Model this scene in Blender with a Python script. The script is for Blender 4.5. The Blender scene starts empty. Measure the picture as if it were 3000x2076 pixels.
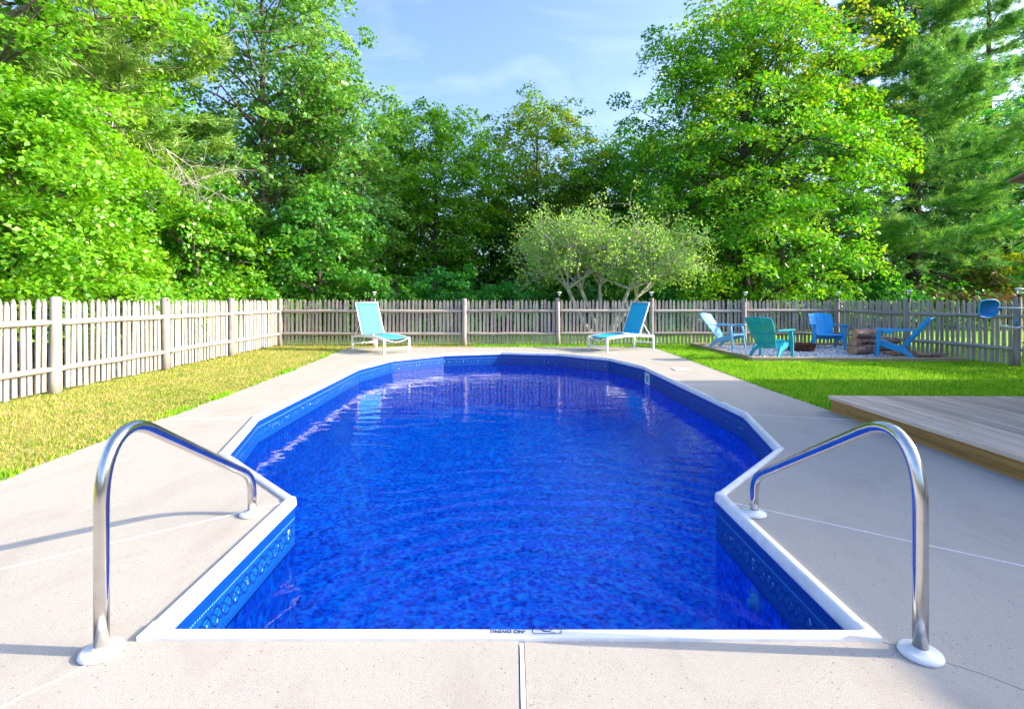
import bpy, bmesh, math, random
import numpy as np
from mathutils import Vector, Matrix

sc = bpy.context.scene
C = sc.collection
R = math.radians
PI = math.pi
random.seed(7)

# ---------------------------------------------------------------- camera, sky, sun, exposure
cam = bpy.data.cameras.new("camera")
cam.sensor_width = 36.0
cam.lens = 18.0
cam.shift_y = -0.0533
cam.clip_start = 0.05
cam.clip_end = 1500
cam_o = bpy.data.objects.new("camera", cam)
cam_o.location = (0, 0, 1.25)
cam_o.rotation_euler = (R(90), 0, 0)
C.objects.link(cam_o)
sc.camera = cam_o

SUN_EL = R(24)
SUN_DIR = Vector((math.cos(SUN_EL) * 0.998, -math.cos(SUN_EL) * 0.06, math.sin(SUN_EL)))   # towards the sun
world = bpy.data.worlds.new("World")
sc.world = world
world.use_nodes = True
wn = world.node_tree.nodes
wl = world.node_tree.links
bg = wn["Background"]
sky = wn.new("ShaderNodeTexSky")
sky.sky_type = 'NISHITA'
sky.sun_disc = False
sky.sun_elevation = SUN_EL
sky.sun_rotation = math.atan2(SUN_DIR.x, SUN_DIR.y)
sky.air_density = 0.95
sky.dust_density = 5.0
sky.ozone_density = 1.3
tc = wn.new("ShaderNodeTexCoord")
mp = wn.new("ShaderNodeMapping")
mp.inputs['Scale'].default_value = (1.2, 0.9, 3.4)
mp.inputs['Rotation'].default_value = (0.2, 0.5, 0.6)
nz = wn.new("ShaderNodeTexNoise")
nz.inputs['Scale'].default_value = 2.1
nz.inputs['Detail'].default_value = 7
nz.inputs['Roughness'].default_value = 0.55
nz.inputs['Distortion'].default_value = 0.6
cr = wn.new("ShaderNodeValToRGB")
cr.color_ramp.elements[0].position = 0.50
cr.color_ramp.elements[0].color = (0, 0, 0, 1)
cr.color_ramp.elements[1].position = 0.78
cr.color_ramp.elements[1].color = (0.30, 0.30, 0.30, 1)
mx = wn.new("ShaderNodeMix")
mx.data_type = 'RGBA'
wl.new(tc.outputs['Generated'], mp.inputs['Vector'])
wl.new(mp.outputs['Vector'], nz.inputs['Vector'])
wl.new(nz.outputs['Fac'], cr.inputs['Fac'])
wl.new(cr.outputs['Color'], mx.inputs['Factor'])
tint = wn.new("ShaderNodeMix")
tint.data_type = 'RGBA'
tint.blend_type = 'MULTIPLY'
tint.inputs['Factor'].default_value = 1.0
tint.inputs['B'].default_value = (0.54, 0.63, 0.84, 1)
wl.new(sky.outputs['Color'], tint.inputs['A'])
wl.new(tint.outputs['Result'], mx.inputs['A'])
mx.inputs['B'].default_value = (2.3, 2.5, 2.7, 1)
wl.new(mx.outputs['Result'], bg.inputs['Color'])
bg.inputs['Strength'].default_value = 0.13

sun = bpy.data.lights.new("sun", 'SUN')
sun.energy = 2.0
sun.angle = R(0.5)
sun.color = (1.0, 0.87, 0.64)
sun_o = bpy.data.objects.new("sun", sun)
sun_o.rotation_euler = SUN_DIR.to_track_quat('Z', 'Y').to_euler()
C.objects.link(sun_o)

sc.view_settings.view_transform = 'Standard'
sc.view_settings.look = 'None'
sc.view_settings.exposure = 2.4
sc.view_settings.gamma = 1.0
sc.view_settings.use_curve_mapping = False
sc.render.engine = 'CYCLES'
sc.cycles.use_denoising = True
sc.cycles.max_bounces = 8
sc.cycles.transparent_max_bounces = 12
sc.cycles.sample_clamp_indirect = 6.0

# ---------------------------------------------------------------- helpers
def tag(o, label=None, cat=None, group=None, kind=None):
    if label: o['label'] = label
    if cat: o['category'] = cat
    if group: o['group'] = group
    if kind: o['kind'] = kind
    return o

def empty(name, loc=(0, 0, 0), rz=0.0):
    o = bpy.data.objects.new(name, None)
    o.location = loc
    o.rotation_euler = (0, 0, rz)
    o.empty_display_size = 0.2
    C.objects.link(o)
    return o

def link(name, me, mat=None, parent=None, loc=(0, 0, 0), rot=(0, 0, 0)):
    if mat is not None and len(me.materials) == 0:
        me.materials.append(mat)
    o = bpy.data.objects.new(name, me)
    o.location = loc
    o.rotation_euler = rot
    if parent is not None:
        o.parent = parent
    C.objects.link(o)
    return o

def kids(o):
    return [c for c in C.objects if c.parent == o]

def copy_tree(o, parent=None):
    c = o.copy()
    C.objects.link(c)
    c.parent = parent
    for ch in kids(o):
        copy_tree(ch, c)
    return c

class MB:
    def __init__(s):
        s.v = []; s.f = []; s.uv = None; s.sm = []
    def add(s, vs, fs, smooth=False):
        b = len(s.v)
        s.v += [tuple(p) for p in vs]
        s.f += [tuple(b + i for i in f) for f in fs]
        s.sm += [smooth] * len(fs)
    def box(s, x0, y0, z0, x1, y1, z1, M=None):
        vs = [Vector(p) for p in ((x0, y0, z0), (x1, y0, z0), (x1, y1, z0), (x0, y1, z0), (x0, y0, z1), (x1, y0, z1), (x1, y1, z1), (x0, y1, z1))]
        if M is not None: vs = [M @ p for p in vs]
        s.add(vs, [(3, 2, 1, 0), (4, 5, 6, 7), (0, 1, 5, 4), (1, 2, 6, 5), (2, 3, 7, 6), (3, 0, 4, 7)])
    def bbox(s, x0, y0, z0, x1, y1, z1, b=0.005, M=None):
        # box with chamfered vertical and top edges
        def ring(i, z): return [(x0 + i + b, y0 + i, z), (x1 - i - b, y0 + i, z), (x1 - i, y0 + i + b, z), (x1 - i, y1 - i - b, z),
                                (x1 - i - b, y1 - i, z), (x0 + i + b, y1 - i, z), (x0 + i, y1 - i - b, z), (x0 + i, y0 + i + b, z)]
        vs = ring(0, z0) + ring(0, z1 - b) + ring(b, z1)
        vs = [Vector(p) for p in vs]
        if M is not None: vs = [M @ p for p in vs]
        fs = [tuple(range(7, -1, -1)), tuple(range(16, 24))]
        for k in (0, 8):
            for i in range(8):
                j = (i + 1) % 8
                fs.append((k + i, k + j, k + 8 + j, k + 8 + i))
        s.add(vs, fs)
    def beam(s, a, b, w, t, up=(0, 0, 1), w2=None, t2=None):
        # rectangular bar from a to b, w across, t along the "up" side
        a = Vector(a); b = Vector(b); d = (b - a).normalized()
        sx = d.cross(Vector(up))
        if sx.length < 1e-5: sx = d.cross(Vector((1, 0, 0)))
        sx.normalize(); uz = sx.cross(d).normalized()
        w2 = w if w2 is None else w2; t2 = t if t2 is None else t2
        vs = []
        for p, ww, tt in ((a, w, t), (b, w2, t2)):
            for i, j in ((-1, -1), (1, -1), (1, 1), (-1, 1)):
                vs.append(p + sx * (i * ww / 2) + uz * (j * tt / 2))
        s.add(vs, [(0, 1, 2, 3), (7, 6, 5, 4), (0, 4, 5, 1), (1, 5, 6, 2), (2, 6, 7, 3), (3, 7, 4, 0)])
    def tube(s, pts, rad, n=8, cap=True, smooth=True):
        pts = [Vector(p) for p in pts]
        if not isinstance(rad, (list, tuple)): rad = [rad] * len(pts)
        vs = []; fs = []
        prev = None
        for i, p in enumerate(pts):
            d = (pts[min(i + 1, len(pts) - 1)] - pts[max(i - 1, 0)])
            if d.length < 1e-9: d = Vector((0, 0, 1))
            d.normalize()
            if prev is None:
                ref = Vector((1, 0, 0)) if abs(d.x) < 0.8 else Vector((0, 1, 0))
                sx = d.cross(ref).normalized()
            else:
                sx = (prev - d * prev.dot(d)).normalized()
            prev = sx
            sy = d.cross(sx)
            for k in range(n):
                a = 2 * PI * k / n
                vs.append(p + (sx * math.cos(a) + sy * math.sin(a)) * rad[i])
        for i in range(len(pts) - 1):
            for k in range(n):
                k2 = (k + 1) % n
                fs.append((i * n + k, i * n + k2, (i + 1) * n + k2, (i + 1) * n + k))
        s.add(vs, fs, smooth)
        if cap:
            b = len(s.v) - len(vs)
            s.f.append(tuple(b + k for k in range(n - 1, -1, -1))); s.sm.append(False)
            s.f.append(tuple(b + (len(pts) - 1) * n + k for k in range(n))); s.sm.append(False)
    def lathe(s, prof, n=20, cx=0, cy=0, smooth=True, close=True):
        vs = []; fs = []
        for r, z in prof:
            for k in range(n):
                a = 2 * PI * k / n
                vs.append((cx + r * math.cos(a), cy + r * math.sin(a), z))
        for i in range(len(prof) - 1):
            for k in range(n):
                k2 = (k + 1) % n
                fs.append((i * n + k, i * n + k2, (i + 1) * n + k2, (i + 1) * n + k))
        s.add(vs, fs, smooth)
        if close:
            b = len(s.v) - len(vs)
            s.f.append(tuple(b + k for k in range(n - 1, -1, -1))); s.sm.append(False)
            s.f.append(tuple(b + (len(prof) - 1) * n + k for k in range(n))); s.sm.append(False)
    def prism(s, poly, z0, z1):
        n = len(poly)
        vs = [(p[0], p[1], z0) for p in poly] + [(p[0], p[1], z1) for p in poly]
        fs = [tuple(range(n - 1, -1, -1)), tuple(range(n, 2 * n))]
        for i in range(n):
            j = (i + 1) % n
            fs.append((i, j, n + j, n + i))
        s.add(vs, fs)
    def mesh(s, name):
        me = bpy.data.meshes.new(name)
        me.from_pydata(s.v, [], s.f)
        me.polygons.foreach_set('use_smooth', s.sm)
        me.update()
        return me
    def build(s, name, mat, parent=None, loc=(0, 0, 0), rot=(0, 0, 0)):
        return link(name, s.mesh(name), mat, parent, loc, rot)

def np_mesh(name, V, nper, var=None, smooth=False):
    """mesh of n-gons that share no vertices; V is (faces, nper, 3)"""
    nf = V.shape[0]
    me = bpy.data.meshes.new(name)
    me.vertices.add(nf * nper)
    me.vertices.foreach_set('co', V.astype(np.float32).ravel())
    me.loops.add(nf * nper)
    me.loops.foreach_set('vertex_index', np.arange(nf * nper, dtype=np.int32))
    me.polygons.add(nf)
    me.polygons.foreach_set('loop_start', np.arange(0, nf * nper, nper, dtype=np.int32))
    me.polygons.foreach_set('loop_total', np.full(nf, nper, dtype=np.int32))
    if var is not None:
        at = me.attributes.new('leafvar', 'FLOAT', 'POINT')
        at.data.foreach_set('value', np.repeat(var, nper).astype(np.float32))
    me.update(calc_edges=True)
    return me

# ---------------------------------------------------------------- materials
def new_mat(name):
    m = bpy.data.materials.new(name)
    m.use_nodes = True
    nt = m.node_tree
    for n in list(nt.nodes): nt.nodes.remove(n)
    out = nt.nodes.new("ShaderNodeOutputMaterial")
    return m, nt, out

class NT:
    """small helper to write node graphs"""
    def __init__(s, nt): s.nt = nt
    def n(s, t, **kw):
        nd = s.nt.nodes.new(t)
        for k, v in kw.items():
            if hasattr(nd, k): setattr(nd, k, v)
        return nd
    def l(s, a, b): s.nt.links.new(a, b)
    def val(s, x, inp):
        if isinstance(x, (int, float)): inp.default_value = x
        elif isinstance(x, tuple): inp.default_value = x if len(x) == 4 or len(inp.default_value) == 3 else (*x, 1)
        else: s.l(x, inp)
    def math(s, op, a, b=0.0, c=0.0):
        nd = s.n("ShaderNodeMath", operation=op)
        s.val(a, nd.inputs[0]); s.val(b, nd.inputs[1])
        if len(nd.inputs) > 2: s.val(c, nd.inputs[2])
        return nd.outputs[0]
    def mix(s, f, a, b, blend='MIX'):
        nd = s.n("ShaderNodeMix", data_type='RGBA', blend_type=blend)
        s.val(f, nd.inputs['Factor']); s.val(a, nd.inputs['A']); s.val(b, nd.inputs['B'])
        return nd.outputs['Result']
    def noise(s, vec, scale, detail=3, rough=0.5, dist=0.0, out='Fac'):
        nd = s.n("ShaderNodeTexNoise")
        if vec is not None: s.l(vec, nd.inputs['Vector'])
        nd.inputs['Scale'].default_value = scale; nd.inputs['Detail'].default_value = detail
        nd.inputs['Roughness'].default_value = rough; nd.inputs['Distortion'].default_value = dist
        return nd.outputs[out]
    def vor(s, vec, scale, feature='F1', out='Distance'):
        nd = s.n("ShaderNodeTexVoronoi", feature=feature)
        if vec is not None: s.l(vec, nd.inputs['Vector'])
        nd.inputs['Scale'].default_value = scale
        return nd.outputs[out]
    def ramp(s, fac, stops):
        nd = s.n("ShaderNodeValToRGB")
        el = nd.color_ramp.elements
        while len(el) < len(stops): el.new(0.5)
        for e, (p, c) in zip(el, stops):
            e.position = p; e.color = c if len(c) == 4 else (*c, 1)
        s.val(fac, nd.inputs['Fac'])
        return nd.outputs['Color']
    def mapping(s, vec, scale=(1, 1, 1), loc=(0, 0, 0), rot=(0, 0, 0)):
        nd = s.n("ShaderNodeMapping")
        s.l(vec, nd.inputs['Vector'])
        nd.inputs['Scale'].default_value = scale; nd.inputs['Location'].default_value = loc; nd.inputs['Rotation'].default_value = rot
        return nd.outputs['Vector']
    def obj(s): return s.n("ShaderNodeTexCoord").outputs['Object']
    def uv(s): return s.n("ShaderNodeTexCoord").outputs['UV']
    def pos(s): return s.n("ShaderNodeNewGeometry").outputs['Position']
    def rnd(s): return s.n("ShaderNodeObjectInfo").outputs['Random']
    def bump(s, h, strength=0.3, dist=0.01, normal=None):
        nd = s.n("ShaderNodeBump")
        nd.inputs['Strength'].default_value = strength; nd.inputs['Distance'].default_value = dist
        s.l(h, nd.inputs['Height'])
        if normal is not None: s.l(normal, nd.inputs['Normal'])
        return nd.outputs['Normal']
    def bsdf(s, out, col, rough=0.6, metal=0.0, normal=None, spec=0.5, trans=None):
        p = s.n("ShaderNodeBsdfPrincipled")
        s.val(col, p.inputs['Base Color']); s.val(rough, p.inputs['Roughness']); s.val(metal, p.inputs['Metallic'])
        p.inputs['Specular IOR Level'].default_value = spec
        if normal is not None: s.l(normal, p.inputs['Normal'])
        s.l(p.outputs[0], out.inputs['Surface'])
        return p

def simple(name, col, rough=0.5, metal=0.0, var=0.08, scale=8.0, bump=0.0, bscale=60.0, spec=0.5):
    m, nt, out = new_mat(name)
    g = NT(nt)
    v = g.obj()
    f = g.noise(v, scale, 4, 0.6)
    dark = tuple(c * (1 - var * 2) for c in col); lite = tuple(min(1, c * (1 + var)) for c in col)
    c = g.ramp(f, [(0.3, dark), (0.7, lite)])
    nrm = g.bump(g.noise(v, bscale, 3), bump, 0.004) if bump else None
    g.bsdf(out, c, rough, metal, nrm, spec)
    return m

def wood_mat(name, stops, axis=2, stretch=0.07, scale=26.0, rough=0.85, rand=0.16, knots=True):
    m, nt, out = new_mat(name)
    g = NT(nt)
    v = g.obj()
    r = g.rnd()
    off = g.n("ShaderNodeCombineXYZ")
    g.l(g.math('MULTIPLY', r, 37.0), off.inputs[0]); g.l(g.math('MULTIPLY', r, 91.0), off.inputs[1]); g.l(g.math('MULTIPLY', r, 53.0), off.inputs[2])
    ad = g.n("ShaderNodeVectorMath", operation='ADD')
    g.l(v, ad.inputs[0]); g.l(off.outputs[0], ad.inputs[1])
    sc3 = [1, 1, 1]; sc3[axis] = stretch
    mv = g.mapping(ad.outputs[0], tuple(sc3))
    f = g.noise(mv, scale, 5, 0.62, 0.8)
    big = g.noise(ad.outputs[0], 2.3, 3, 0.6)
    c = g.ramp(f, stops)
    c = g.mix(g.math('MULTIPLY', big, 0.35), c, tuple(x * 0.6 for x in stops[0][1]))
    if knots:
        k = g.vor(g.mapping(ad.outputs[0], tuple(1 if i != axis else 0.5 for i in range(3))), 7.0)
        kf = g.math('LESS_THAN', k, 0.075)
        c = g.mix(g.math('MULTIPLY', kf, 0.55), c, (0.05, 0.035, 0.025))
    hsv = g.n("ShaderNodeHueSaturation")
    g.l(c, hsv.inputs['Color'])
    g.l(g.math('MULTIPLY_ADD', r, 2 * rand, 1 - rand), hsv.inputs['Value'])
    g.bsdf(out, hsv.outputs[0], rough, 0, g.bump(f, 0.5, 0.004), 0.25)
    return m

def leaf_mat(name, dark, mid, lite, extra=None, trans=0.47, gloss=0.04, extra_pos=0.93):
    m, nt, out = new_mat(name)
    g = NT(nt)
    at = g.n("ShaderNodeAttribute", attribute_name='leafvar')
    big = g.noise(g.pos(), 0.55, 2, 0.6)
    f = g.math('ADD', g.math('MULTIPLY', at.outputs['Fac'], 0.72), g.math('MULTIPLY', g.math('SUBTRACT', big, 0.36), 0.8))
    stops = [(0.08, dark), (0.45, mid), (0.86, lite)]
    if extra: stops.append((extra_pos, extra))
    c = g.ramp(f, stops)
    d = g.n("ShaderNodeBsdfDiffuse"); t = g.n("ShaderNodeBsdfTranslucent"); gl = g.n("ShaderNodeBsdfGlossy")
    g.l(c, d.inputs['Color'])
    tcol = g.mix(1.0, c, (1.5, 1.35, 0.5), 'MULTIPLY')
    g.l(tcol, t.inputs['Color'])
    gl.inputs['Roughness'].default_value = 0.42
    gl.inputs['Color'].default_value = (0.8, 0.85, 0.8, 1)
    a = g.n("ShaderNodeMixShader"); b = g.n("ShaderNodeMixShader")
    a.inputs[0].default_value = trans; b.inputs[0].default_value = gloss
    g.l(d.outputs[0], a.inputs[1]); g.l(t.outputs[0], a.inputs[2])
    g.l(a.outputs[0], b.inputs[1]); g.l(gl.outputs[0], b.inputs[2])
    g.l(b.outputs[0], out.inputs['Surface'])
    return m

M = {}
M['white_plastic'] = simple('white_plastic', (0.77, 0.765, 0.75), 0.4, var=0.07, scale=9, bump=0.05)
M['white_metal'] = simple('white_metal', (0.80, 0.80, 0.81), 0.4, var=0.02)
M['caulk'] = simple('caulk', (0.78, 0.77, 0.74), 0.6, var=0.06, scale=12)
M['crack'] = simple('crack', (0.06, 0.055, 0.05), 0.9)
M['black'] = simple('black_plastic', (0.02, 0.02, 0.022), 0.45)
M['ink'] = simple('printed_ink', (0.03, 0.035, 0.09), 0.6)
M['steel'] = None
M['rust'] = simple('rusty_steel', (0.16, 0.055, 0.03), 0.8, 0.2, 0.35, 9, 0.4, 40)
M['ash'] = simple('ash', (0.12, 0.11, 0.10), 0.95, 0, 0.3, 15, 0.5, 40)
M['fence'] = wood_mat('weathered_fence', [(0.25, (0.26, 0.22, 0.19)), (0.5, (0.43, 0.37, 0.33)), (0.8, (0.55, 0.485, 0.44))])
M['fence_rail'] = wood_mat('weathered_rail', [(0.25, (0.29, 0.25, 0.22)), (0.5, (0.43, 0.38, 0.34)), (0.8, (0.54, 0.49, 0.45))], axis=0)
M['post'] = wood_mat('weathered_post', [(0.25, (0.22, 0.19, 0.175)), (0.5, (0.36, 0.315, 0.29)), (0.8, (0.48, 0.43, 0.40))], scale=18)
M['plank'] = wood_mat('deck_plank', [(0.25, (0.38, 0.22, 0.14)), (0.42, (0.62, 0.45, 0.33)), (0.62, (0.74, 0.60, 0.47)), (0.8, (0.78, 0.70, 0.60))], axis=1, stretch=0.045, scale=22, rand=0.2)
M['fascia'] = wood_mat('deck_fascia', [(0.25, (0.22, 0.11, 0.030)), (0.5, (0.42, 0.235, 0.075)), (0.8, (0.52, 0.33, 0.125))], axis=1, stretch=0.06, scale=14, rand=0.05)
M['timber'] = wood_mat('border_timber', [(0.25, (0.26, 0.19, 0.11)), (0.5, (0.40, 0.31, 0.19)), (0.8, (0.50, 0.41, 0.28))], axis=0, scale=16)
M['bark'] = simple('bark', (0.17, 0.14, 0.115), 0.95, 0, 0.3, 5, 0.9, 22)
M['bark_dark'] = simple('bark_dark', (0.075, 0.06, 0.05), 0.95, 0, 0.3, 5, 0.9, 22)
M['bark_grey'] = simple('bark_grey', (0.46, 0.42, 0.36), 0.95, 0, 0.25, 6, 0.6, 30)
M['log_bark'] = simple('log_bark', (0.33, 0.215, 0.16), 0.95, 0, 0.4, 12, 0.8, 40)
M['log_end'] = simple('log_end', (0.52, 0.31, 0.17), 0.9, 0, 0.25, 25, 0.2, 60)
M['sling'] = simple('sling_fabric', (0.06, 0.36, 0.46), 0.75, 0, 0.05, 30, 0.15, 300)
M['sling_blue'] = simple('sling_fabric_blue', (0.01, 0.42, 0.68), 0.75, 0, 0.05, 30, 0.15, 300)
M['chair_blue'] = simple('chair_blue', (0.012, 0.34, 0.74), 0.38, 0, 0.05, 4)
M['chair_blue_backlit'] = simple('chair_blue_backlit', (0.010, 0.37, 0.50), 0.42, 0, 0.05, 4)  # blue plastic shifted to teal: light coming through the back is painted in
M['chair_blue_sunlit'] = simple('chair_blue_sunlit', (0.14, 0.42, 0.66), 0.3, 0, 0.05, 4)  # paler copy of the chair blue, with the sunlit sheen put into the colour
M['net_blue'] = simple('net_blue', (0.01, 0.28, 0.62), 0.4, 0, 0.1, 20)
M['canvas'] = simple('canvas_brown', (0.50, 0.30, 0.23), 0.85, 0, 0.08, 12, 0.2, 200)
M['siding'] = simple('house_siding', (0.55, 0.53, 0.48), 0.7, 0, 0.05, 2)
M['shingle'] = simple('roof_shingle', (0.10, 0.095, 0.09), 0.9, 0, 0.25, 6)
M['glass_dark'] = simple('window_glass', (0.03, 0.04, 0.05), 0.08)

# brushed stainless steel
m, nt, out = new_mat('stainless_steel'); g = NT(nt)
v = g.mapping(g.obj(), (1, 1, 0.06))
f = g.noise(v, 160, 3)
rr = g.math('MULTIPLY_ADD', f, 0.10, 0.10)
g.bsdf(out, g.ramp(g.noise(g.obj(), 14, 4), [(0.3, (0.58, 0.55, 0.51)), (0.7, (0.70, 0.68, 0.65))]), g.math('ADD', rr, g.math('MULTIPLY', g.noise(g.obj(), 23, 4, 0.7), 0.10)), 1.0)
M['steel'] = m

# concrete
m, nt, out = new_mat('concrete'); g = NT(nt)
p = g.pos()
fine = g.noise(p, 260, 3, 0.7)
med = g.noise(p, 38, 4, 0.65)
big = g.noise(p, 1.1, 5, 0.6)
c = g.ramp(fine, [(0.30, (0.29, 0.26, 0.222)), (0.5, (0.41, 0.375, 0.325)), (0.72, (0.535, 0.50, 0.445))])
c = g.mix(g.math('MULTIPLY', g.math('SUBTRACT', med, 0.35), 0.5), c, (0.32, 0.29, 0.26))
c = g.mix(g.math('MULTIPLY', g.math('SUBTRACT', big, 0.38), 1.1), c, (0.34, 0.31, 0.28))
st_ = g.ramp(g.noise(g.mapping(p, (1, 0.55, 1), (4, 9, 0)), 2.6, 7, 0.68, 0.7), [(0.50, (0, 0, 0)), (0.72, (1, 1, 1))])
c = g.mix(g.math('MULTIPLY', st_, 0.38), c, (0.27, 0.235, 0.20))
spots = g.vor(g.mapping(p, (1, 1, 1)), 34.0)
sf = g.math('LESS_THAN', spots, g.math('MULTIPLY', g.noise(p, 9, 2), 0.22))
c = g.mix(g.math('MULTIPLY', sf, 0.62), c, (0.15, 0.14, 0.135))
sp2 = g.vor(g.mapping(p, (1, 1, 1), (1.3, 0.7, 0)), 95.0)
c = g.mix(g.math('MULTIPLY', g.math('LESS_THAN', sp2, g.math('MULTIPLY', g.noise(p, 5, 2), 0.36)), 0.5), c, (0.20, 0.18, 0.165))
warm = g.vor(g.mapping(p, (1, 1, 1), (3.3, 1.7, 0)), 23.0)
c = g.mix(g.math('MULTIPLY', g.math('LESS_THAN', warm, 0.075), 0.5), c, (0.42, 0.27, 0.17))
h = g.math('ADD', g.math('MULTIPLY', fine, 0.7), g.math('MULTIPLY', med, 0.6))
g.bsdf(out, c, 0.88, 0, g.bump(h, 0.55, 0.004), 0.3)
M['concrete'] = m

# pool liner: UV = (metres along the wall, metres of height)
def liner_nodes(g, p, scale=26.0):
    a = g.noise(p, scale * 0.8, 3, 0.65, 1.6)
    b = g.vor(g.mapping(p, (1, 1, 1), (5, 2, 1)), scale * 1.25)
    f = g.math('ADD', g.math('MULTIPLY', a, 0.85), g.math('MULTIPLY', b, 0.30))
    return g.ramp(f, [(0.41, (0.000, 0.012, 0.30)), (0.49, (0.000, 0.055, 0.64)), (0.57, (0.000, 0.145, 0.94)), (0.71, (0.002, 0.45, 0.98))])
m, nt, out = new_mat('liner_floor'); g = NT(nt)
g.bsdf(out, liner_nodes(g, g.pos(), 15.0), 0.5, 0, None, 0.2)
M['liner_floor'] = m
m, nt, out = new_mat('liner_wall'); g = NT(nt)
sep = g.n("ShaderNodeSeparateXYZ"); g.l(g.uv(), sep.inputs[0])
U, V = sep.outputs[0], sep.outputs[1]
def band(lo, hi): return g.math('MULTIPLY', g.math('GREATER_THAN', V, lo), g.math('LESS_THAN', V, hi))
base = (0.001, 0.047, 0.245)
c = g.mix(g.noise(g.pos(), 9, 3), base, (0.001, 0.068, 0.32))
# rope of slanted strands under the coping
st = g.math('SINE', g.math('MULTIPLY', g.math('ADD', U, g.math('MULTIPLY', V, 0.75)), 2 * PI / 0.021))
c = g.mix(g.math('MULTIPLY', band(-0.098, -0.052), g.math('MULTIPLY', g.math('GREATER_THAN', st, 0.1), 0.85)), c, (0.001, 0.02, 0.22))
st2 = g.math('SINE', g.math('MULTIPLY', U, 2 * PI / 0.016))
c = g.mix(g.math('MULTIPLY', band(-0.112, -0.104), g.math('MULTIPLY', g.math('GREATER_THAN', st2, 0.2), 0.8)), c, (0.16, 0.42, 0.66))
# braided chain
vc = g.math('ABSOLUTE', g.math('ADD', V, 0.178))
si = g.math('MULTIPLY', g.math('ABSOLUTE', g.math('SINE', g.math('MULTIPLY', U, PI / 0.088))), 0.043)
inside = g.math('LESS_THAN', vc, si)
si2 = g.math('MULTIPLY', g.math('ABSOLUTE', g.math('COSINE', g.math('MULTIPLY', U, PI / 0.088))), 0.030)
c = g.mix(g.math('MULTIPLY', inside, 0.5), c, (0.003, 0.11, 0.38))
hl = g.math('MULTIPLY', inside, g.math('GREATER_THAN', g.noise(g.mapping(g.uv(), (38, 16, 1)), 1.0, 2), 0.64))
c = g.mix(g.math('MULTIPLY', hl, 0.75), c, (0.36, 0.56, 0.72))
line = g.math('LESS_THAN', g.math('ABSOLUTE', g.math('SUBTRACT', vc, si)), 0.0075)
line2 = g.math('LESS_THAN', g.math('ABSOLUTE', g.math('SUBTRACT', vc, si2)), 0.0045)
c = g.mix(g.math('MULTIPLY', band(-0.235, -0.12), g.math('MULTIPLY', g.math('MAXIMUM', line, line2), 0.9)), c, (0.001, 0.012, 0.15))
st3 = g.math('SINE', g.math('MULTIPLY', g.math('SUBTRACT', U, g.math('MULTIPLY', V, 0.75)), 2 * PI / 0.021))
c = g.mix(g.math('MULTIPLY', band(-0.285, -0.245), g.math('MULTIPLY', g.math('GREATER_THAN', st3, 0.1), 0.8)), c, (0.001, 0.02, 0.22))
c = g.mix(g.math('LESS_THAN', V, -0.29), c, liner_nodes(g, g.pos(), 19.0))
g.bsdf(out, c, 0.32, 0, None, 0.45)
M['liner_wall'] = m

# water
m, nt, out = new_mat('pool_water'); g = NT(nt)
p = g.pos()
n1 = g.noise(g.mapping(p, (0.85, 2.1, 1)), 1.9, 2, 0.5, 0.4)
n2 = g.noise(g.mapping(p, (1.0, 1.6, 1)), 8.0, 3, 0.55, 0.6)
n3 = g.noise(p, 30.0, 2, 0.5)
rv = g.n("ShaderNodeVectorMath", operation='DISTANCE')
g.l(p, rv.inputs[0]); rv.inputs[1].default_value = (0.18, 2.15, -0.27)
rd = rv.outputs['Value']
ring = g.math('SINE', g.math('ADD', g.math('MULTIPLY', rd, 2 * PI / 0.24), g.math('ADD', g.math('MULTIPLY', n1, 7.0), g.math('MULTIPLY', n2, 1.6))))
fall = g.math('MULTIPLY', g.math('SUBTRACT', 1.0, g.math('MINIMUM', g.math('DIVIDE', rd, 3.2), 1.0)), 0.42)
hgt = g.math('ADD', g.math('ADD', g.math('MULTIPLY', n1, 0.62), g.math('MULTIPLY', n2, 0.055)), g.math('ADD', g.math('MULTIPLY', n3, 0.010), g.math('MULTIPLY', g.math('MULTIPLY', ring, fall), g.math('MULTIPLY', g.noise(p, 0.9, 2), 1.5))))
nrm = g.bump(hgt, 1.0, 0.017)
tr = g.n("ShaderNodeBsdfTransparent"); tr.inputs['Color'].default_value = (0.42, 0.92, 1.0, 1)
rf = g.n("ShaderNodeBsdfRefraction"); rf.inputs['Color'].default_value = (0.42, 0.92, 1.0, 1)
rf.inputs['IOR'].default_value = 1.33; rf.inputs['Roughness'].default_value = 0.0
g.l(nrm, rf.inputs['Normal'])
gl = g.n("ShaderNodeBsdfGlossy"); gl.inputs['Roughness'].default_value = 0.015
g.l(nrm, gl.inputs['Normal'])
fr = g.n("ShaderNodeFresnel"); fr.inputs['IOR'].default_value = 1.27; g.l(nrm, fr.inputs['Normal'])
a = g.n("ShaderNodeMixShader"); a.inputs[0].default_value = 0.3
g.l(tr.outputs[0], a.inputs[1]); g.l(rf.outputs[0], a.inputs[2])
b = g.n("ShaderNodeMixShader"); g.l(fr.outputs[0], b.inputs[0])
g.l(a.outputs[0], b.inputs[1]); g.l(gl.outputs[0], b.inputs[2])
g.l(b.outputs[0], out.inputs['Surface'])
M['water'] = m

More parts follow.
